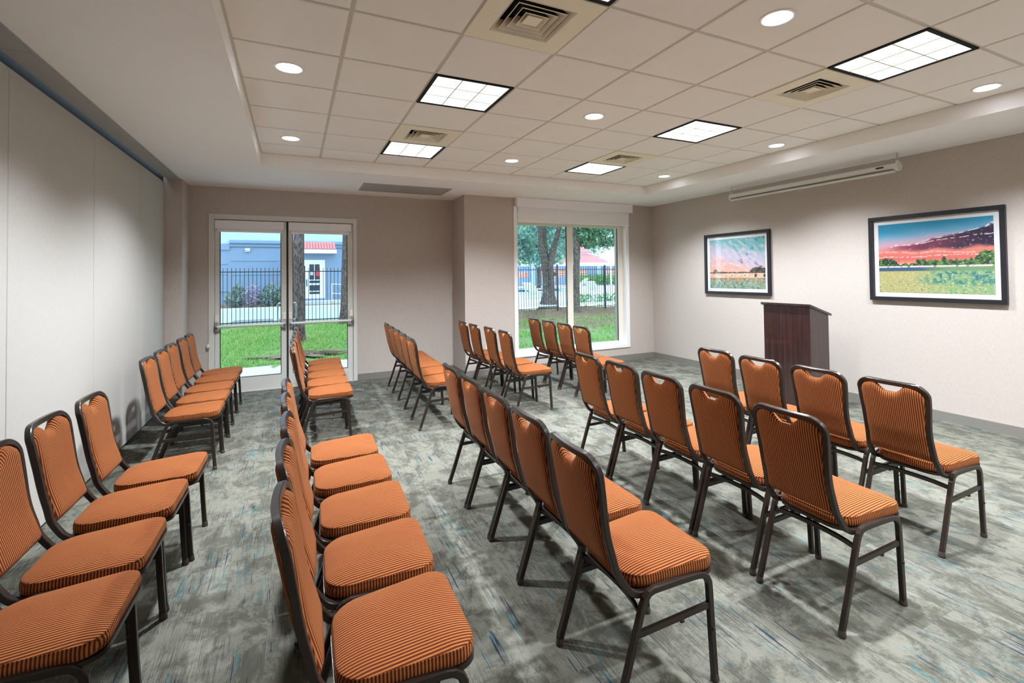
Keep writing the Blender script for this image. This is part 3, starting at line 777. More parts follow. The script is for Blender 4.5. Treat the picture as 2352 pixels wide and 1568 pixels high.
# ------------------------------------------------------------------ banquet chair (faces +X, origin on the floor below the rear feet)
PZ = [0.404, 0.412, 0.440, 0.506, 0.645, 0.77, 0.885, 0.935]
PX = [0.150, 0.118, 0.080, 0.042, 0.006, -0.012, -0.030, -0.040]
def ip(z, A, B):
    if z <= A[0]: return B[0]
    for i in range(len(A)-1):
        if z <= A[i+1]: return B[i]+(B[i+1]-B[i])*(z-A[i])/(A[i+1]-A[i])
    return B[-1]
def cr(pts, n=6):
    """Catmull-Rom through points"""
    P = [Vector(p) for p in pts]; P = [2*P[0]-P[1]]+P+[2*P[-1]-P[-2]]; out = []
    for i in range(1, len(P)-2):
        for k in range(n):
            u = k/n; a, b_, c, d = P[i-1:i+3]
            out.append(0.5*((2*b_)+(-a+c)*u+(2*a-5*b_+4*c-d)*u*u+(-a+3*b_-3*c+d)*u**3))
    out.append(P[-2]); return out
HWZ = [0.40, 0.50, 0.60, 0.70, 0.80, 0.90, 0.94]; HW = [0.184, 0.176, 0.168, 0.169, 0.178, 0.184, 0.184]
TOP, RC = 0.924, 0.068
def bow(y, z): return -0.020*(1-(y/0.19)**2)*sst(0.5, 0.9, z)
def frame_path():
    side = [(0.26, 0.424), (0.19, 0.418), (0.150, 0.409), (0.118, 0.414), (0.092, 0.430), (0.072, 0.455)]
    zs = [0.506, 0.56, 0.62, 0.68, 0.74, 0.80, TOP-RC]
    R = [(x, -ip(z, HWZ, HW), z) for x, z in side]+[(ip(z, PZ, PX), -ip(z, HWZ, HW), z) for z in zs]
    hw = ip(0.9, HWZ, HW)
    for a in (18, 36, 54, 72, 90):
        y = -(hw-RC)-RC*cos(radians(a)); z = TOP-RC+RC*sin(radians(a)); R.append((ip(z, PZ, PX)+bow(y, z), y, z))
    for y in (-0.075, -0.037, 0.0): R.append((ip(TOP, PZ, PX)+bow(y, TOP), y, TOP))
    L = [(x, -y, z) for x, y, z in R[:-1]][::-1]
    return R+L
def frame_refs(path):
    refs = []
    n = len(path); 
    for i, p in enumerate(path):
        z = p[2]
        # normal of the back surface, turning upwards under the seat
        if z < 0.46:
            a = sst(0.05, 0.16, p[0]); refs.append((1-a, 0, a+0.35) if a < 1 else (0, 0, 1))
        else: refs.append((1, 0, 0.16))
    return refs
RECT = [(-0.012, -0.010), (-0.009, -0.0125), (0.009, -0.0125), (0.012, -0.010), (0.012, 0.010), (0.009, 0.0125), (-0.009, 0.0125), (-0.012, 0.010)]
TUBE = [(-0.0115, -0.009), (-0.0085, -0.0125), (0.0085, -0.0125), (0.0115, -0.009), (0.0115, 0.009), (0.0085, 0.0125), (-0.0085, 0.0125), (-0.0115, 0.009)]
def ch_back_frame():
    p = cr(frame_path(), 3); return MB().sweep(p, RECT, frame_refs(p), smooth=False)
def ch_backrest():
    b = MB(); NS, NT_ = 56, 18; zb = 0.494
    hwt = 0.170; rc = 0.060; zt0 = 0.912
    def ztop(y):
        a = abs(y); z = zt0
        if a > hwt-rc: z = zt0-rc+sqrt(max(0, rc*rc-(a-hwt+rc)**2))
        sc = 1-sst(0.020, 0.088, a)
        return z-0.040*sc+0.006*sst(0.05, 0.085, a)*(1-sst(0.09, 0.13, a))
    grids = []
    for side in (1, -1):
        V = []
        for j in range(NT_+1):
            for i in range(NS+1):
                s = -1+2*i/NS; s = math.copysign(1-(1-abs(s))**1.25, s)
                tt = j/NT_; tt = tt if tt < 0.5 else 1-(1-tt)**1.3*0.5/0.5**1.3
                y0 = s*hwt; z = zb+tt*(ztop(y0)-zb)
                y = s*(ip(z, HWZ, HW)-0.0115)
                es = (1-abs(s)**7)**0.5 if abs(s) < 1 else 0
                et = min(1.0, ((1-tt)/0.06)**0.5)*min(1.0, (tt/0.05)**0.5)
                th = 0.006+(0.023 if side > 0 else 0.015)*es*et
                V.append((ip(z, PZ, PX)+bow(y, z)+side*th, y, z))
        grids.append(V)
    m = NS+1
    for g, V in enumerate(grids):
        F = [(j*m+i, j*m+i+1, (j+1)*m+i+1, (j+1)*m+i) for j in range(NT_) for i in range(NS)]
        if g: F = [f[::-1] for f in F]
        b.add(V, F, True)
    N = m*(NT_+1)
    rim = [j for j in range(m)]+[j*m+NS for j in range(1, NT_+1)]+[NT_*m+i for i in range(NS-1, -1, -1)]+[j*m for j in range(NT_-1, 0, -1)]
    b.f += [(rim[k], rim[(k+1) % len(rim)], rim[(k+1) % len(rim)]+N, rim[k]+N) for k in range(len(rim))]; b.sm += [True]*len(rim)
    return b
def seat_outline(off, n=10):
    """rounded seat plan, a little narrower behind"""
    pts = []
    xb, xf, hb, hf, rb, rf = 0.098-off, 0.486+off, 0.186+off, 0.207+off, 0.098, 0.062
    def arc(cx, cy, r, a0, a1):
        for k in range(n+1):
            a = radians(a0+(a1-a0)*k/n); pts.append((cx+r*cos(a), cy+r*sin(a)))
    arc(xf-rf, hf-rf, rf, 0, 90); arc(xb+rb, hb-rb, rb, 90, 180); arc(xb+rb, -hb+rb, rb, 180, 270); arc(xf-rf, -hf+rf, rf, 270, 360)
    return pts
def ch_seat():
    b = MB(); rings = []
    base = seat_outline(0)
    n = len(base); cx, cy = 0.275, 0.0
    for off, z in ((-0.004, 0.431), (0.003, 0.437), (0.005, 0.452), (0.004, 0.467), (0.001, 0.4745), (0.002, 0.4775), (-0.001, 0.4805), (-0.006, 0.4825)):
        rings.append([(x, y, z) for x, y in seat_outline(off)])
    e = seat_outline(-0.006)
    for k in (0.93, 0.84, 0.72, 0.56, 0.38, 0.18):
        rings.append([(cx+(x-cx)*k, cy+(y-cy)*k, 0.4825+0.021*(1-k**2.4)**0.8) for x, y in e])
    tilt = lambda p: (p[0], p[1], p[2]-0.014*max(0.0, 1-(p[0]-0.10)/0.38))
    rings = [[tilt(p) for p in r] for r in rings]
    V = [p for r in rings for p in r]; F = []
    for i in range(len(rings)-1):
        for k in range(n): F.append((i*n+k, i*n+(k+1) % n, (i+1)*n+(k+1) % n, (i+1)*n+k))
    V.append(tilt((cx, cy, 0.504))); c = len(V)-1; L = (len(rings)-1)*n
    F += [(L+k, L+(k+1) % n, c) for k in range(n)]
    b.add(V, F, True); b.add(rings[0], [tuple(range(n))[::-1]]); return b
def ch_seat_frame():
    b = MB(); o = seat_outline(0.006); n = len(o)
    b.prism(o, 2, 0.417, 0.431); b.v = [(x, y, z-0.014*max(0.0, 1-(x-0.10)/0.38)) for x, y, z in b.v]; return b
FOOTZ = 0.022
def leg_rear(s):
    p = [(0.0075, s*0.209, FOOTZ), (0.05, s*0.209, 0.145), (0.10, s*0.2085, 0.295), (0.130, s*0.208, 0.382), (0.141, s*0.208, 0.404), (0.158, s*0.208, 0.420), (0.18, s*0.208, 0.4265), (0.22, s*0.208, 0.427), (0.30, s*0.208, 0.4265)]
    return MB().sweep(p, TUBE, (0, 1, 0), smooth=False)
def leg_front(s):
    p = [(0.30, s*0.208, 0.4265), (0.39, s*0.208, 0.424), (0.415, s*0.208, 0.419), (0.434, s*0.208, 0.405), (0.4445, s*0.208, 0.384), (0.4475, s*0.208, 0.355), (0.455, s*0.209, 0.20), (0.4655, s*0.2095, FOOTZ)]
    b = MB().sweep(p, TUBE, (0, 1, 0), smooth=False)
    V = MB().lathe([(0.0, 0.006), (0.006, 0.0055), (0.008, 0.003), (0.008, 0.0)], seg=10)
    b.add([(0.455+x, s*(0.2195+z), 0.205+y) for x, y, z in V.v], V.f, True); return b
def glide(x, s):
    def f(): return MB().lathe([(0.0001, 0.0), (0.015, 0.0), (0.0175, 0.005), (0.0165, 0.014), (0.0145, 0.026), (0.0135, 0.032)], (x, s*0.2095, 0), 14)
    return f
def ch_stretcher(s):
    b = MB().sweep([(0.098, s*0.2085, 0.286), (0.27, s*0.2085, 0.291), (0.452, s*0.2085, 0.298)], [(0.007, -0.011), (0.007, 0.011), (-0.007, 0.011), (-0.007, -0.011)], (0, 1, 0), smooth=False)
    b.cbox(0.30, 0.318, s*0.2085-0.008, s*0.2085+0.008, 0.268, 0.284, 0.003, 1); return b
def ch_brace():
    return MB().sweep(cr([(0.120, -0.205, 0.352), (0.145, -0.12, 0.350), (0.155, 0.0, 0.349), (0.145, 0.12, 0.350), (0.120, 0.205, 0.352)], 4), [(0.006, -0.011), (0.006, 0.011), (-0.006, 0.011), (-0.006, -0.011)], (1, 0, 0.2), smooth=False)
PARTS = [('seat', ch_seat, 'corduroy', []), ('backrest', ch_backrest, 'corduroy', []), ('back_frame', ch_back_frame, 'bronze', []), ('seat_frame', ch_seat_frame, 'bronze', [])]
for s_ in (1, -1):
    PARTS.append(('leg', (lambda s=s_: leg_rear(s)), 'bronze', [('foot_glide', glide(0.006, s_), 'glide')]))
    PARTS.append(('leg', (lambda s=s_: leg_front(s)), 'bronze', [('foot_glide', glide(0.467, s_), 'glide')]))
    PARTS.append(('stretcher', (lambda s=s_: ch_stretcher(s)), 'bronze', []))
PARTS.append(('cross_brace', ch_brace, 'bronze', []))
PMESH = [(nm, mk().mesh(nm, M[mt]), [(n2, m2().mesh(n2, M[t2])) for n2, m2, t2 in subs]) for nm, mk, mt, subs in PARTS]
def chair(x, y, rz, label):
    t = thing('banquet_chair', label, 'chair', (x, y, 0), rz, 'orange corduroy banquet chairs in rows')
    for nm, me, subs in PMESH:
        o = link(nm, me, t)
        for n2, m2 in subs: link(n2, m2, o)
    return t
ORD = ['nearest the viewer', 'second from the viewer', 'third from the viewer', 'fourth from the viewer', 'last']
ROWS = [
 ('in the near row along the partition', [(-1.90, -0.52), (-1.91, -0.06), (-1.905, 0.418), (-1.875, 0.865)]),
 ('in the near second row from the partition', [(-0.878, -1.065), (-0.88, -0.606), (-0.875, -0.157), (-0.885, 0.285), (-0.89, 0.735)]),
 ('in the near middle row', [(0.117, -1.055), (0.142, -0.608), (0.155, -0.166), (0.163, 0.275), (0.166, 0.715)]),
 ('in the near second row from the lectern', [(1.235, -1.157), (1.265, -0.68), (1.27, -0.232), (1.285, 0.205), (1.28, 0.640)]),
 ('in the near row closest the lectern', [(2.310, -1.05), (2.300, -0.600), (2.315, -0.140), (2.350, 0.325)]),
 ('in the far row along the partition', [(-1.945, 2.35), (-1.95, 2.83), (-1.963, 3.30), (-1.962, 3.80), (-1.964, 4.235)]),
 ('in the far row facing the doors', [(-0.86, 2.54), (-0.86, 2.965), (-0.845, 3.41), (-0.835, 3.85), (-0.82, 4.305)]),
 ('in the far row right of the doors', [(0.265, 2.52), (0.28, 2.98), (0.295, 3.44), (0.305, 3.885), (0.32, 4.325)]),
 ('in the far row left of the window', [(1.36, 2.56), (1.35, 3.03), (1.31, 3.50), (1.30, 3.93)]),
 ('in the far row before the window', [(2.37, 2.50), (2.385, 2.945), (2.385, 3.395), (2.38, 3.81)])]
rnd = random.Random(3)
for nm, L in ROWS:
    L = list(L)
    for k in range(1, len(L)): L[k] = (L[k][0], max(L[k][1], L[k-1][1]+0.446))
    for k, (x, y) in enumerate(L):
        od = 'farthest from the viewer' if k == len(L)-1 else ORD[k]
        chair(x, y, radians(-1.2+rnd.uniform(-0.8, 0.8)), 'orange banquet chair '+od+' '+nm)

# ------------------------------------------------------------------ outdoors
def gz(y): return -0.135+0.0025*(min(max(y,5.0),16.5)-5.0)+0.014*(min(max(y, 5.0), 16.5)-5.0)
def sheet(name, mat, x0, x1, y0, y1, nx, ny, zf, th=0.3):
    V = [(x0+(x1-x0)*i/nx, y0+(y1-y0)*j/ny, zf(x0+(x1-x0)*i/nx, y0+(y1-y0)*j/ny)) for j in range(ny+1) for i in range(nx+1)]
    m = nx+1; F = [(j*m+i, j*m+i+1, (j+1)*m+i+1, (j+1)*m+i) for j in range(ny) for i in range(nx)]
    return MB().add(V, F, True).build(name, mat)
lawn = sheet('lawn', M['ground'], -12, 26, 5.45, 16.6, 60, 24, lambda x, y: gz(y)+0.03*fbm(x, y, 0.5, 2, 2.0)*(1 if y > 6 else 0)-0.01)
struct(lawn, 'green lawn turning to bare mulch under the trees', 'lawn')
struct(MB().box(-4.5, 1.6, 5.44, 7.85, -0.30, -0.085).build('walkway', M['concrete']), 'pale concrete slab outside the glass doors', 'walkway')
struct(MB().box(-25, 7.2, 16.6, 24.0, -0.4, 0.03).build('driveway', M['asphalt']), 'pale concrete driveway beyond the iron fence', 'driveway')
struct(sheet('planting_bed', M['dirt'], -25, 7.2, 24.0, 34.0, 20, 6, lambda x, y: 0.10), 'shrub bed before the blue grey building', 'planting bed')
tag(MB().cbox(-25, 7.2, 23.75, 24.0, 0.0, 0.20, 0.03, 2).build('curb', M['concrete']), 'pale concrete curb along the driveway', 'curb')
tag(MB().cbox(-2.9, -1.6, 17.2, 18.2, 0.03, 0.05, 0.008, 1).build('drain_plate', M['base']), 'dark flat plate in the driveway behind the fence', 'drain')
deckz = lambda x, y: 0.16+(y-16.6)*0.045
struct(sheet('pool_deck', M['deck'], 7.2, 40, 16.6, 31.0, 12, 12, deckz), 'bright pool deck beyond the fence outside the window', 'deck')
# grass blades
rg = random.Random(11)
V = []; F = []
def blades(n, x0, x1, y0, y1, h0, h1, keep):
    for _ in range(n):
        x, y = rg.uniform(x0, x1), rg.uniform(y0, y1)
        if not keep(x, y): continue
        a = rg.uniform(0, 2*pi); ww = rg.uniform(0.008, 0.016); h = rg.uniform(h0, h1); z = gz(y)-0.01
        dx, dy = ww*cos(a), ww*sin(a); lx, ly = rg.uniform(-.04, .04), rg.uniform(-.04, .04); k = len(V)
        V.extend([(x-dx, y-dy, z), (x+dx, y+dy, z), (x+lx, y+ly, z+h)]); F.append((k, k+1, k+2))
blades(26000, -3.6, 2.2, 7.9, 15.4, 0.04, 0.09, lambda x, y: not (((x+0.6)/0.95)**2+((y-8.75)/0.60)**2 < 1-0.9*fbm(x, y, 2.5, 3, 9.0) and rg.random() < 0.78) and fbm(x, y, 0.9, 3, 4.0) > -0.42)
blades(22000, 3.6, 12.0, 5.6, 14.0, 0.04, 0.10, lambda x, y: fbm(x, y, 0.8, 3, 4.0)+0.30-(max(0, y-9.0)*0.13+max(0, x-5.6)*0.16) > 0 or (y < 13 and rg.random() < 0.30))
me = bpy.data.meshes.new('grass'); me.from_pydata(V, [], F); me.materials.append(M['grass'])
tag(link('grass', me), 'short bright green grass blades on the lawn', 'grass', kind='stuff')
# bare patch with surface roots by the doors
t = thing('bare_earth_patch', 'brown earth patch with exposed roots on the lawn outside the doors', 'earth', (-0.7, 8.75, -0.05))
pts = [(0.80*cos(a)*(1+0.9*fbm(cos(a), sin(a), 2.2, 4, 6.0)), 0.48*sin(a)*(1+0.9*fbm(cos(a), sin(a), 2.2, 4, 6.0))) for a in [k*pi/30 for k in range(60)]]
MB().add([(x, y, 0.012) for x, y in pts]+[(0, 0, 0.03)], [(k, (k+1) % 60, 60) for k in range(60)], True).build('soil', M['dirt'], t)
for k in range(7):
    y = -0.12+k*0.04; al = 2.4+k*0.45; p = [(0.25+0.11*i*cos(al+0.12*i), 0.10+0.07*i*sin(al+0.1*i), 0.04+0.012*sin(i+k)) for i in range(7)]
    MB().tube(p, [0.008, 0.014, 0.02, 0.022, 0.018, 0.012, 0.005], 6).build('root', M['dirt'], t)
V = []; F = []
for _ in range(4200):
    x, y = rg.uniform(4.5, 15), rg.uniform(8.5, 16.4)
    if fbm(x, y, 0.8, 3, 4.0)+0.1+(y-13)*0.12+(x-8)*0.08 < 0: continue
    a = rg.uniform(0, 6.28); s_ = rg.uniform(0.02, 0.05); z = gz(y)+rg.uniform(0.0, 0.035); k = len(V)
    V += [(x+s_*cos(a), y+s_*sin(a), z), (x-s_*sin(a)*.5, y+s_*cos(a)*.5, z+rg.uniform(0, .03)), (x-s_*cos(a), y-s_*sin(a), z), (x+s_*sin(a)*.5, y-s_*cos(a)*.5, z)]; F.append((k, k+1, k+2, k+3))
me = bpy.data.meshes.new('leaf_litter'); me.from_pydata(V, [], F); me.materials.append(M['litter'])
tag(link('leaf_litter', me), 'brown leaf litter scattered under the trees outside the window', 'leaf litter', kind='stuff')

# iron fence
YFN = 15.5
fe = thing('iron_fence', 'black iron picket fence running across the lawn behind doors and window', 'fence', (0, YFN, gz(YFN)))
FX0, FX1 = -6.8, 16.6
for z in (0.12, 1.76): MB().box(FX0, FX1, -0.018, 0.018, z-0.016, z+0.016).build('rail', M['iron'], fe)
pk = MB().box(-0.0085, 0.0085, -0.0085, 0.0085, 0.05, 1.87); pk.add([(-.0085, -.0085, 1.87), (.0085, -.0085, 1.87), (.0085, .0085, 1.87), (-.0085, .0085, 1.87), (0, 0, 1.90)], [(0, 1, 4), (1, 2, 4), (2, 3, 4), (3, 0, 4)])
pm = pk.mesh('picket', M['iron'])
k = FX0
while k < FX1:
    link('picket', pm, fe, (k, 0, 0)); k += 0.1175
ps = MB().box(-0.03, 0.03, -0.03, 0.03, -0.1, 1.93); ps.add([(-.036, -.036, 1.93), (.036, -.036, 1.93), (.036, .036, 1.93), (-.036, .036, 1.93), (0, 0, 1.97)], [(0, 1, 4), (1, 2, 4), (2, 3, 4), (3, 0, 4), (3, 2, 1, 0)])
pom = ps.mesh('post', M['iron'])
for k in range(-6, 4): link('post', pom, fe, (9.26+2.46*k, 0, 0))

# foliage
def leaves(b, c, r, n, size, rng, shell=0.55):
    for _ in range(n):
        while True:
            p = Vector((rng.uniform(-1, 1), rng.uniform(-1, 1), rng.uniform(-1, 1)))
            if shell < p.length < 1 or (p.length < 1 and rng.random() < 0.3): break
        q = Vector((c[0]+p.x*r[0], c[1]+p.y*r[1], c[2]+p.z*r[2])); s_ = size*rng.uniform(0.6, 1.3)
        u = Vector((rng.gauss(0, 1), rng.gauss(0, 1), rng.gauss(0, 1))).normalized(); v = u.orthogonal().normalized()*0.45
        v.rotate(Matrix.Rotation(rng.uniform(0, 6.28), 3, u))
        k = len(b.v); b.v += [tuple(q-u*s_), tuple(q+v*s_), tuple(q+u*s_), tuple(q-v*s_)]; b.f.append((k, k+1, k+2, k+3)); b.sm.append(False)
def clump(name, mat, parent, blobs, size, seed):
    b = MB(); rng = random.Random(seed)
    for c, r, n in blobs: leaves(b, c, r, n, size, rng)
    return b.build(name, mat, parent, fix=False)
def trunk_path(b, pts, radii, seg=14): b.tube(cr(pts, 4), [ip(i/4, list(range(len(radii))), radii) for i in range((len(pts)-1)*4+1)], seg)
def pine(x, y, r, label, seed, lean):
    g = gz(y); t = thing('pine_tree', label, 'tree', (x, y, g))
    b = MB(); trunk_path(b, [(0, 0, -0.2), (-0.0, 0, 0.0), (lean*.2, 0, 0.5), (lean*.5, 0, 2.0), (lean, 0, 4.5), (lean*1.2, .1, 8.0), (lean*1.3, .1, 11.0)], [r*1.7, r*1.45, r*1.08, r, r*.9, r*.6, r*.15])
    b.build('trunk', M['bark_pine'], t)
    b = MB(); rng = random.Random(seed)
    br = []
    for k in range(7):
        a = k*2.4; z = 5.5+k*0.75; L = 2.2-k*0.2; br.append((L*cos(a), L*sin(a), z+0.6)); b.tube([(lean*1.1, 0, z), (L*.5*cos(a), L*.5*sin(a), z+.2), br[-1]], [0.07, 0.05, 0.015], 6)
    b.build('branch', M['bark_pine'], t)
    clump('foliage', M['leaf'], t, [(p, (1.0, 1.0, 0.5), 260) for p in br]+[((lean*1.3, 0, 11), (.9, .9, .9), 200)], 0.12, seed)
pine(-0.79, 11.0, 0.128, 'thick pine trunk on the lawn behind the second glass door', 21, 0.02)
pine(0.64, 14.8, 0.15, 'pine trunk at the right edge of the second glass door, by the fence', 22, 0.12)

# forked oak beyond the fence, tree with low leaves before it
t = thing('oak_tree', 'large forked tree trunk standing behind the fence, left window pane', 'tree', (9.89, 17.5, 0.16))
b = MB(); trunk_path(b, [(0, 0, -0.3), (0, 0, 0.0), (0, 0, 0.45), (0.0, 0, 1.2), (-0.07, 0, 1.95)], [0.62, 0.46, 0.31, 0.275, 0.29])
trunk_path(b, [(-0.10, 0, 1.75), (-0.22, 0, 2.2), (-0.33, 0.1, 3.0), (-0.40, .1, 3.9), (-0.8, .2, 6.5)], [0.21, 0.18, 0.125, 0.11, 0.03])
trunk_path(b, [(0.02, 0, 1.75), (0.16, 0, 2.2), (0.38, 0, 2.9), (0.60, -.1, 3.8), (1.1, -.2, 6.5)], [0.21, 0.19, 0.14, 0.11, 0.03])
trunk_path(b, [(-0.03, 0.1, 1.9), (-0.02, 0.2, 2.5), (0.02, 0.4, 3.6), (0.1, .8, 6)], [0.14, 0.11, 0.09, 0.03])
b.lathe([(0.0, 0.12), (0.10, 0.08), (0.13, 0.0), (0.10, -0.09), (0.0, -0.12)], (0.29, -0.02, 1.46), 10)
b.build('trunk', M['bark_oak'], t)
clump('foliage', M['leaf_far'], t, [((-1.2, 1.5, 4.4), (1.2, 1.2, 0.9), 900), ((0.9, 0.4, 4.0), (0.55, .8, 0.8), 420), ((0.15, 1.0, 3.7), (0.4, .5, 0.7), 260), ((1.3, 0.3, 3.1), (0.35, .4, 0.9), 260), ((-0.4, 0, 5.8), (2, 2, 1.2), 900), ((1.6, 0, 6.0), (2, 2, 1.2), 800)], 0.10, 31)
t = thing('shade_tree', 'dark trunk with drooping leaves before the fence, right window pane', 'tree', (9.60, 14.5, 0.03))
b = MB(); trunk_path(b, [(0, 0, -0.3), (0, 0, 0.0), (0, 0, 0.3), (0.0, 0, 1.5), (0.04, 0, 2.6), (0.02, 0, 4.0), (0.0, 0, 6.0)], [0.30, 0.20, 0.145, 0.135, 0.15, 0.13, 0.06])
b.build('trunk', M['bark_oak'], t)
b = MB()
for p in ([(0.05, 0, 2.7), (0.5, -.1, 2.95), (1.1, -.2, 2.72), (1.75, -.3, 2.55)], [(0.05, 0, 3.0), (0.7, .1, 3.3), (1.5, .2, 3.2), (2.3, .2, 3.05)], [(0, 0, 3.2), (0.4, -.3, 3.7), (1.2, -.5, 3.9), (2.0, -.5, 4.0)]):
    b.tube(cr(p, 4), [0.045-0.04*i/12 for i in range(13)], 6)
b.build('branch', M['bark_oak'], t)
clump('foliage', M['leaf'], t, [((0.35, -.1, 3.45), (0.55, .7, 0.62), 900), ((1.0, -.1, 3.6), (0.6, .7, 0.6), 800), ((0.55, -.1, 2.85), (0.42, .4, 0.22), 300), ((1.5, -.2, 2.9), (0.55, .4, 0.20), 300), ((2.2, 0, 3.5), (0.6, .6, 0.5), 420), ((0.2, -.2, 4.3), (1.6, 1.4, 0.6), 1100), ((1.9, -.1, 4.3), (0.9, .9, 0.5), 500)], 0.085, 32)
# background trees beyond the pool wall
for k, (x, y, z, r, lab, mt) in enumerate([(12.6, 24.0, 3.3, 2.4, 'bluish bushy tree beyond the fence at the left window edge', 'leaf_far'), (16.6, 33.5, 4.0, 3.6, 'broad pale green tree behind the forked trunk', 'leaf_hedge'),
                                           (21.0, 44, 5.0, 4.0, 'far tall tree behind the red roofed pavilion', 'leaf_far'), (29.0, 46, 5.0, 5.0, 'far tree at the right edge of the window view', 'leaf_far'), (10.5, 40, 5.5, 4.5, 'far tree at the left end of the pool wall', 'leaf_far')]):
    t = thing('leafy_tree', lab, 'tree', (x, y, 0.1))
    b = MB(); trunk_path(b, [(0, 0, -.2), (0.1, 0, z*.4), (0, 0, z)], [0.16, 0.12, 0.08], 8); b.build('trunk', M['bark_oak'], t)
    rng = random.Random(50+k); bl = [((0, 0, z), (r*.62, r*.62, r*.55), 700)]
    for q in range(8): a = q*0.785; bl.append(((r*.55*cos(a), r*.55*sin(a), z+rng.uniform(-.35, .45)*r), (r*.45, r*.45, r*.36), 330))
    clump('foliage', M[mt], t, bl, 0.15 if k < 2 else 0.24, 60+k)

# pool wall with clay block screens, hedge, pavilion, pole, palm, loungers
pw = thing('pool_wall', 'blue grey garden wall with orange clay block screens beyond the pool', 'wall', (13.0, 30.0, 0.6))
MB().box(-1, 16, 0, 0.25, -0.4, 1.64).build('wall_body', M['stucco'], pw)
MB().cbox(-1, 16, -0.06, 0.31, 1.64, 1.80, 0.02, 1).build('wall_cap', M['ext_white'], pw)
for px in (2.05, 8.0, 11.4): MB().cbox(px, px+0.3, -0.08, 0.0, -0.4, 1.64, 0.01, 1).build('pilaster', M['stucco_light'], pw)
for k, (x0, x1, z0, z1) in enumerate(((0.75, 1.85, .78, 1.18), (2.6, 3.1, .80, 1.36), (3.95, 5.0, .80, 1.36), (6.25, 7.0, .76, 1.36), (8.75, 9.85, .76, 1.36), (10.1, 11.2, .76, 1.36))):
    MB().box(x0, x1, -0.012, 0.004, z0, z1).build('block_backing', M['ext_white'], pw)
    n = max(3, round((x1-x0)/0.185)); m = 3
    cw, chh = (x1-x0)/n, (z1-z0)/m
    for i in range(n):
        for j in range(m): MB().cbox(x0+i*cw+cw*.12, x0+i*cw+cw*.88, -0.05, -0.01, z0+j*chh+chh*.10, z0+j*chh+chh*.90, 0.015, 1).build('clay_block', M['clay_block'], pw)
b = MB(); rng = random.Random(77)
for k in range(9): leaves(b, (19.0+k*0.62, 29.0, 1.15), (0.55, 0.5, 0.42), 330, 0.085, rng, 0.7)
h = b.build('hedge', M['leaf_hedge'], fix=False); tag(h, 'trimmed green hedge in front of the pool wall', 'hedge')
pv = thing('pavilion', 'pool pavilion with a two tiered red tile roof beyond the wall', 'pavilion', (23.2, 36.5, 0.6))
def hip(z0, z1, w0, w1): return MB().add([(-w0, -w0, z0), (w0, -w0, z0), (w0, w0, z0), (-w0, w0, z0), (-w1, -w1, z1), (w1, -w1, z1), (w1, w1, z1), (-w1, w1, z1)], [(3, 2, 1, 0), (4, 5, 6, 7), (0, 1, 5, 4), (1, 2, 6, 5), (2, 3, 7, 6), (3, 0, 4, 7)])
hip(2.05, 2.85, 2.2, 0.95).build('roof', M['roof_tile'], pv)
hip(3.02, 3.75, 1.05, 0.02).build('roof', M['roof_tile'], pv)
MB().box(-.8, .8, -.8, .8, 2.8, 3.05).build('cupola', M['ext_white'], pv)
MB().box(-2.0, 2.0, -2.0, 2.0, 1.90, 2.06).build('beam', M['ext_white'], pv)
for sx in (-1.8, 1.8):
    for sy in (-1.8, 1.8): MB().box(sx-.1, sx+.1, sy-.1, sy+.1, -.7, 1.92).build('post', M['ext_white'], pv)
t = thing('light_pole', 'white pole standing by the pool, right part of the window', 'pole', (19.53, 26.0, 0.5))
MB().lathe([(0.13, 0.0), (0.13, 0.05), (0.075, 0.08), (0.07, 5.2), (0.0, 5.25)], seg=12).build('shaft', M['ext_white'], t)
MB().cbox(-0.5, 0.08, -0.09, 0.09, 5.2, 5.3, 0.02, 1).build('lamp_head', M['ext_white'], t)
t = thing('palm', 'spiky pale green palm behind the white pole', 'palm', (20.1, 31.6, 0.6))
MB().tube(cr([(0, 0, 0), (0.05, 0, 1.0), (0, 0, 2.0)], 3), 0.13, 8).build('trunk', M['bark_oak'], t)
for k in range(26):
    a = k*2.399; el = 0.15+1.2*((k*0.37) % 1); L = 1.15; fr = MB(); p = []
    for i in range(6):
        s_ = i/5*L; p.append(Vector((s_*cos(el)*cos(a), s_*cos(el)*sin(a), 2.0+s_*sin(el)-0.35*s_*s_)))
    sd = Vector((-sin(a), cos(a), 0))
    for i in range(5):
        w0, w1 = 0.05*(1-abs(i/5-.4)), 0.05*(1-abs((i+1)/5-.4))*(0.1 if i == 4 else 1)
        fr.add([p[i]-sd*w0, p[i]+sd*w0, p[i+1]+sd*w1, p[i+1]-sd*w1], [(0, 1, 2, 3)])
    fr.build('frond', M['leaf_far'], t, fix=False)
def lounger(x, y, rz, label):
    t = thing('sun_lounger', label, 'lounger', (x, y, deckz(x, y)), rz, 'white loungers on the pool deck')
    MB().cbox(0, 1.25, -.33, .33, .30, .36, .02, 1).build('seat', M['ext_white'], t)
    MB().prism([(0.0, .30), (-.55, .80), (-.52, .85), (0.05, .36)], 1, -.33, .33).build('backrest', M['ext_white'], t)
    for sx in (0.05, 1.15):
        for sy in (-.3, .3): MB().box(sx-.03, sx+.03, sy-.03, sy+.03, 0, .31).build('leg', M['ext_white'], t)
for k, (x, y, rz, lab) in enumerate([(10.6, 20.5, 0.3, 'white lounger on the pool deck, left of the forked trunk'), (12.4, 22.6, 2.6, 'white lounger on the pool deck behind the forked trunk'), (14.6, 20.8, 0.5, 'white lounger on the pool deck, nearest the dark trunk'), (15.6, 24.0, 2.9, 'white lounger farther back on the pool deck in the right pane')]): lounger(x, y, rz, lab)
po = MB().cbox(-2.6, 2.6, -1.6, 1.6, -0.02, 0.05, 0.02, 1).build('pool_water', M['water']); po.location = (12.5, 26.5, deckz(0, 26.5)+0.03); tag(po, 'strip of blue pool water beyond the fence', 'pool')
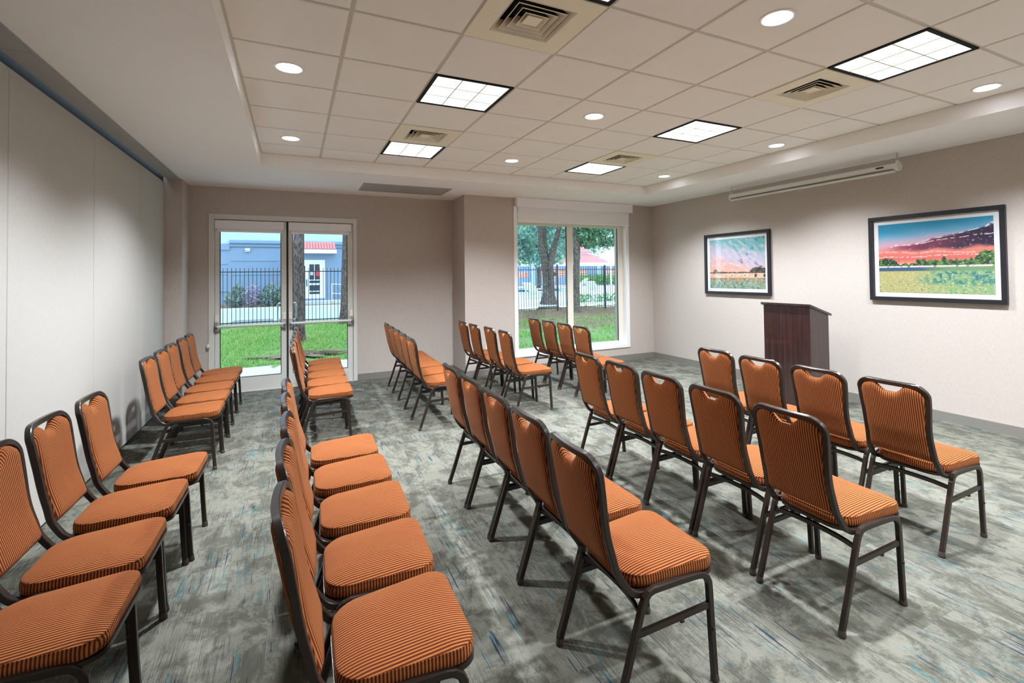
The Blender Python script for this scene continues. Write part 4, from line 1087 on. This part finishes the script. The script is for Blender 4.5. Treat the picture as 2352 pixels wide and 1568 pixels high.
b = MB(); rng = random.Random(5)
for k in range(14): leaves(b, (11.6+k*0.36, 17.6+0.1*(k % 3), 0.30), (0.26, 0.22, 0.34), 90, 0.07, rng, 0.3)
tag(b.build('border_plants', M['leaf_hedge'], fix=False), 'low grassy border plants behind the fence, right window pane', 'plants', kind='stuff')

# blue grey building behind the doors
bd = thing('building', 'blue grey stucco building with white door beyond the glass doors', 'building', (-3.0, 30.0, 0.1))
MB().box(-14, 12, 0, 3, -0.3, 3.5).build('wall', M['stucco'], bd)
MB().box(-14, 12, 0.12, 3, 3.5, 8.5).build('upper_wall', M['stucco_light'], bd)
MB().prism([(-0.04, 3.30), (-0.10, 3.36), (-0.10, 3.46), (-0.22, 3.54), (-0.22, 3.68), (0.12, 3.74), (0.12, 3.30)], 0, -1.22, 12).build('cornice', M['stucco'], bd)
MB().box(-14, -1.22, -0.08, 0.05, 3.14, 3.40).build('cornice', M['stucco'], bd)
for z in (2.53, 1.72): MB().cbox(-1.16, 1.3, -0.035, 0.0, z-0.03, z+0.03, 0.01, 1).build('wall_band', M['stucco'], bd)
MB().cbox(-14, 12, -0.05, 0.0, 0.74, 0.84, 0.01, 1).build('wall_band', M['stucco'], bd)
for z in (3.2, 2.35, 1.75): MB().cbox(-14, -1.3, -0.03, 0.0, z-0.03, z+0.03, 0.01, 1).build('wall_band', M['stucco'], bd)
wlt = thing('wall_lamp', 'small white wall lamp on the blue grey building', 'lamp', (-3.32, 30.0, 3.24))
MB().cbox(-0.13, 0.13, -0.16, 0.0, -0.02, 0.10, 0.02, 1).build('housing', M['ext_white'], wlt)
MB().prism([(-0.15, -0.09), (0.0, -0.02), (0.0, -0.09)], 0, -0.12, 0.12).build('shade', M['ext_white'], wlt)
pc = thing('entrance_porch', 'small porch with red clay tile roof over a white door', 'porch', (0.3, 27.6, 0.15))
MB().box(-1.0, 1.5, 0.0, 2.35, -0.1, 2.9).build('porch_wall', M['stucco'], pc)
MB().cbox(-1.0, 0.98, -0.75, 0.05, 2.80, 3.02, 0.01, 1).build('fascia', M['ext_white'], pc)
MB().prism([(-0.74, 3.02), (0.05, 3.02), (0.05, 3.44)], 0, -0.98, 0.94).build('roof_deck', M['roof_tile'], pc)
def rtile():
    V = []; F = []
    for k in range(7):
        a = pi*k/6; V += [(0.075*cos(a), 0, 0.05*sin(a)), (0.062*cos(a), 0.34, 0.042*sin(a))]
    for k in range(6): F.append((2*k, 2*k+2, 2*k+3, 2*k+1))
    F.append((0, 2, 4, 6, 8, 10, 12)); return MB().add(V, F, True)
rtm = rtile().mesh('roof_tile', M['roof_tile']); sl = math.atan2(0.42, 0.79)
for i in range(13):
    for j in range(3):
        o = link('roof_tile', rtm, pc, (-0.91+i*0.147, -0.77+j*0.285*cos(sl), 3.03+j*0.285*sin(sl)+0.0)); o.rotation_euler = (sl, 0, 0)
dr = MB(); dr.cbox(-0.72, -0.60, -0.05, 0.0, 0.25, 2.45, 0.01, 1); dr.cbox(0.28, 0.40, -0.05, 0.0, 0.25, 2.45, 0.01, 1); dr.cbox(-0.60, 0.28, -0.05, 0.0, 2.32, 2.45, 0.01, 1)
dr.build('door_frame', M['ext_white'], pc)
dl = MB(); dl.box(-0.60, -0.42, -0.03, 0.0, 0.25, 2.32); dl.box(0.12, 0.28, -0.03, 0.0, 0.25, 2.32); dl.box(-0.42, 0.12, -0.03, 0.0, 0.25, 0.50); dl.box(-0.42, 0.12, -0.03, 0.0, 2.20, 2.32)
dv = dl.build('door', M['ext_white'], pc)
MB().box(-0.42, 0.12, -0.014, 0.0, 0.50, 2.20).build('door_glass', M['door_glass'], dv)
b = MB(); b.box(-0.165, -0.135, -0.028, -0.01, 1.3, 2.20)
for z in (1.30, 1.10, 1.04, 0.66): b.box(-0.42, 0.12, -0.026, -0.012, z-0.025, z+0.025)
b.build('glazing_bar', M['ext_white'], dv)
MB().box(-0.10, 0.11, -0.034, -0.028, 1.52, 1.84).build('paper_sign', M['red_sign'], dv)['label'] = 'red paper sign'
MB().box(-0.36, -0.22, -0.034, -0.028, 1.58, 1.76).build('notice', M['ext_white'], dv)
MB().cbox(-0.57, -0.53, -0.08, -0.02, 0.95, 1.35, 0.01, 1).build('door_handle', M['iron'], dv)
MB().cbox(-1.2, 0.7, -0.9, 0.0, -0.12, 0.14, 0.02, 1).build('step', M['concrete'], pc)
rp = thing('ramp_railing', 'white handrail beside the porch door', 'railing', (0.95, 26.9, 0.1))
MB().cbox(0, 2.4, -0.1, 0.12, -0.15, 0.22, 0.02, 1).build('ramp_wall', M['concrete'], rp)
for z in (0.55, 1.08): MB().tube([(0.05, 0, z+0.04), (2.4, 0, z-0.15)], 0.024, 8).build('rail', M['ext_white'], rp)
for xx in (0.06, 1.0, 2.2): MB().tube([(xx, 0, 0.2), (xx, 0, 1.1-0.08*xx)], 0.022, 8).build('post', M['ext_white'], rp)
rng = random.Random(9)
for k, (x, r, mt, lab) in enumerate([(-3.55, .50, 'leaf_shrub', 'pale shrub at the left end of the bed before the building'), (-2.85, .58, 'leaf_lilac', 'lilac flowering shrub against the blue grey building'), (-2.1, .60, 'leaf_shrub', 'rounded grey green shrub in the middle of the bed'), (-1.45, .52, 'leaf_shrub', 'shrub in the bed right beside the porch')]):
    t = thing('shrub', lab, 'shrub', (x, 25.8, 0.1))
    clump('foliage', M[mt], t, [((0, 0, .45), (r, .45, .45), 560), ((.1, .3, .85), (r*.6, .35, .35), 240)], 0.075, 90+k)
    MB().tube([(0, 0, -.05), (0.02, 0, .5)], .03, 6).build('stem', M['bark_oak'], t)
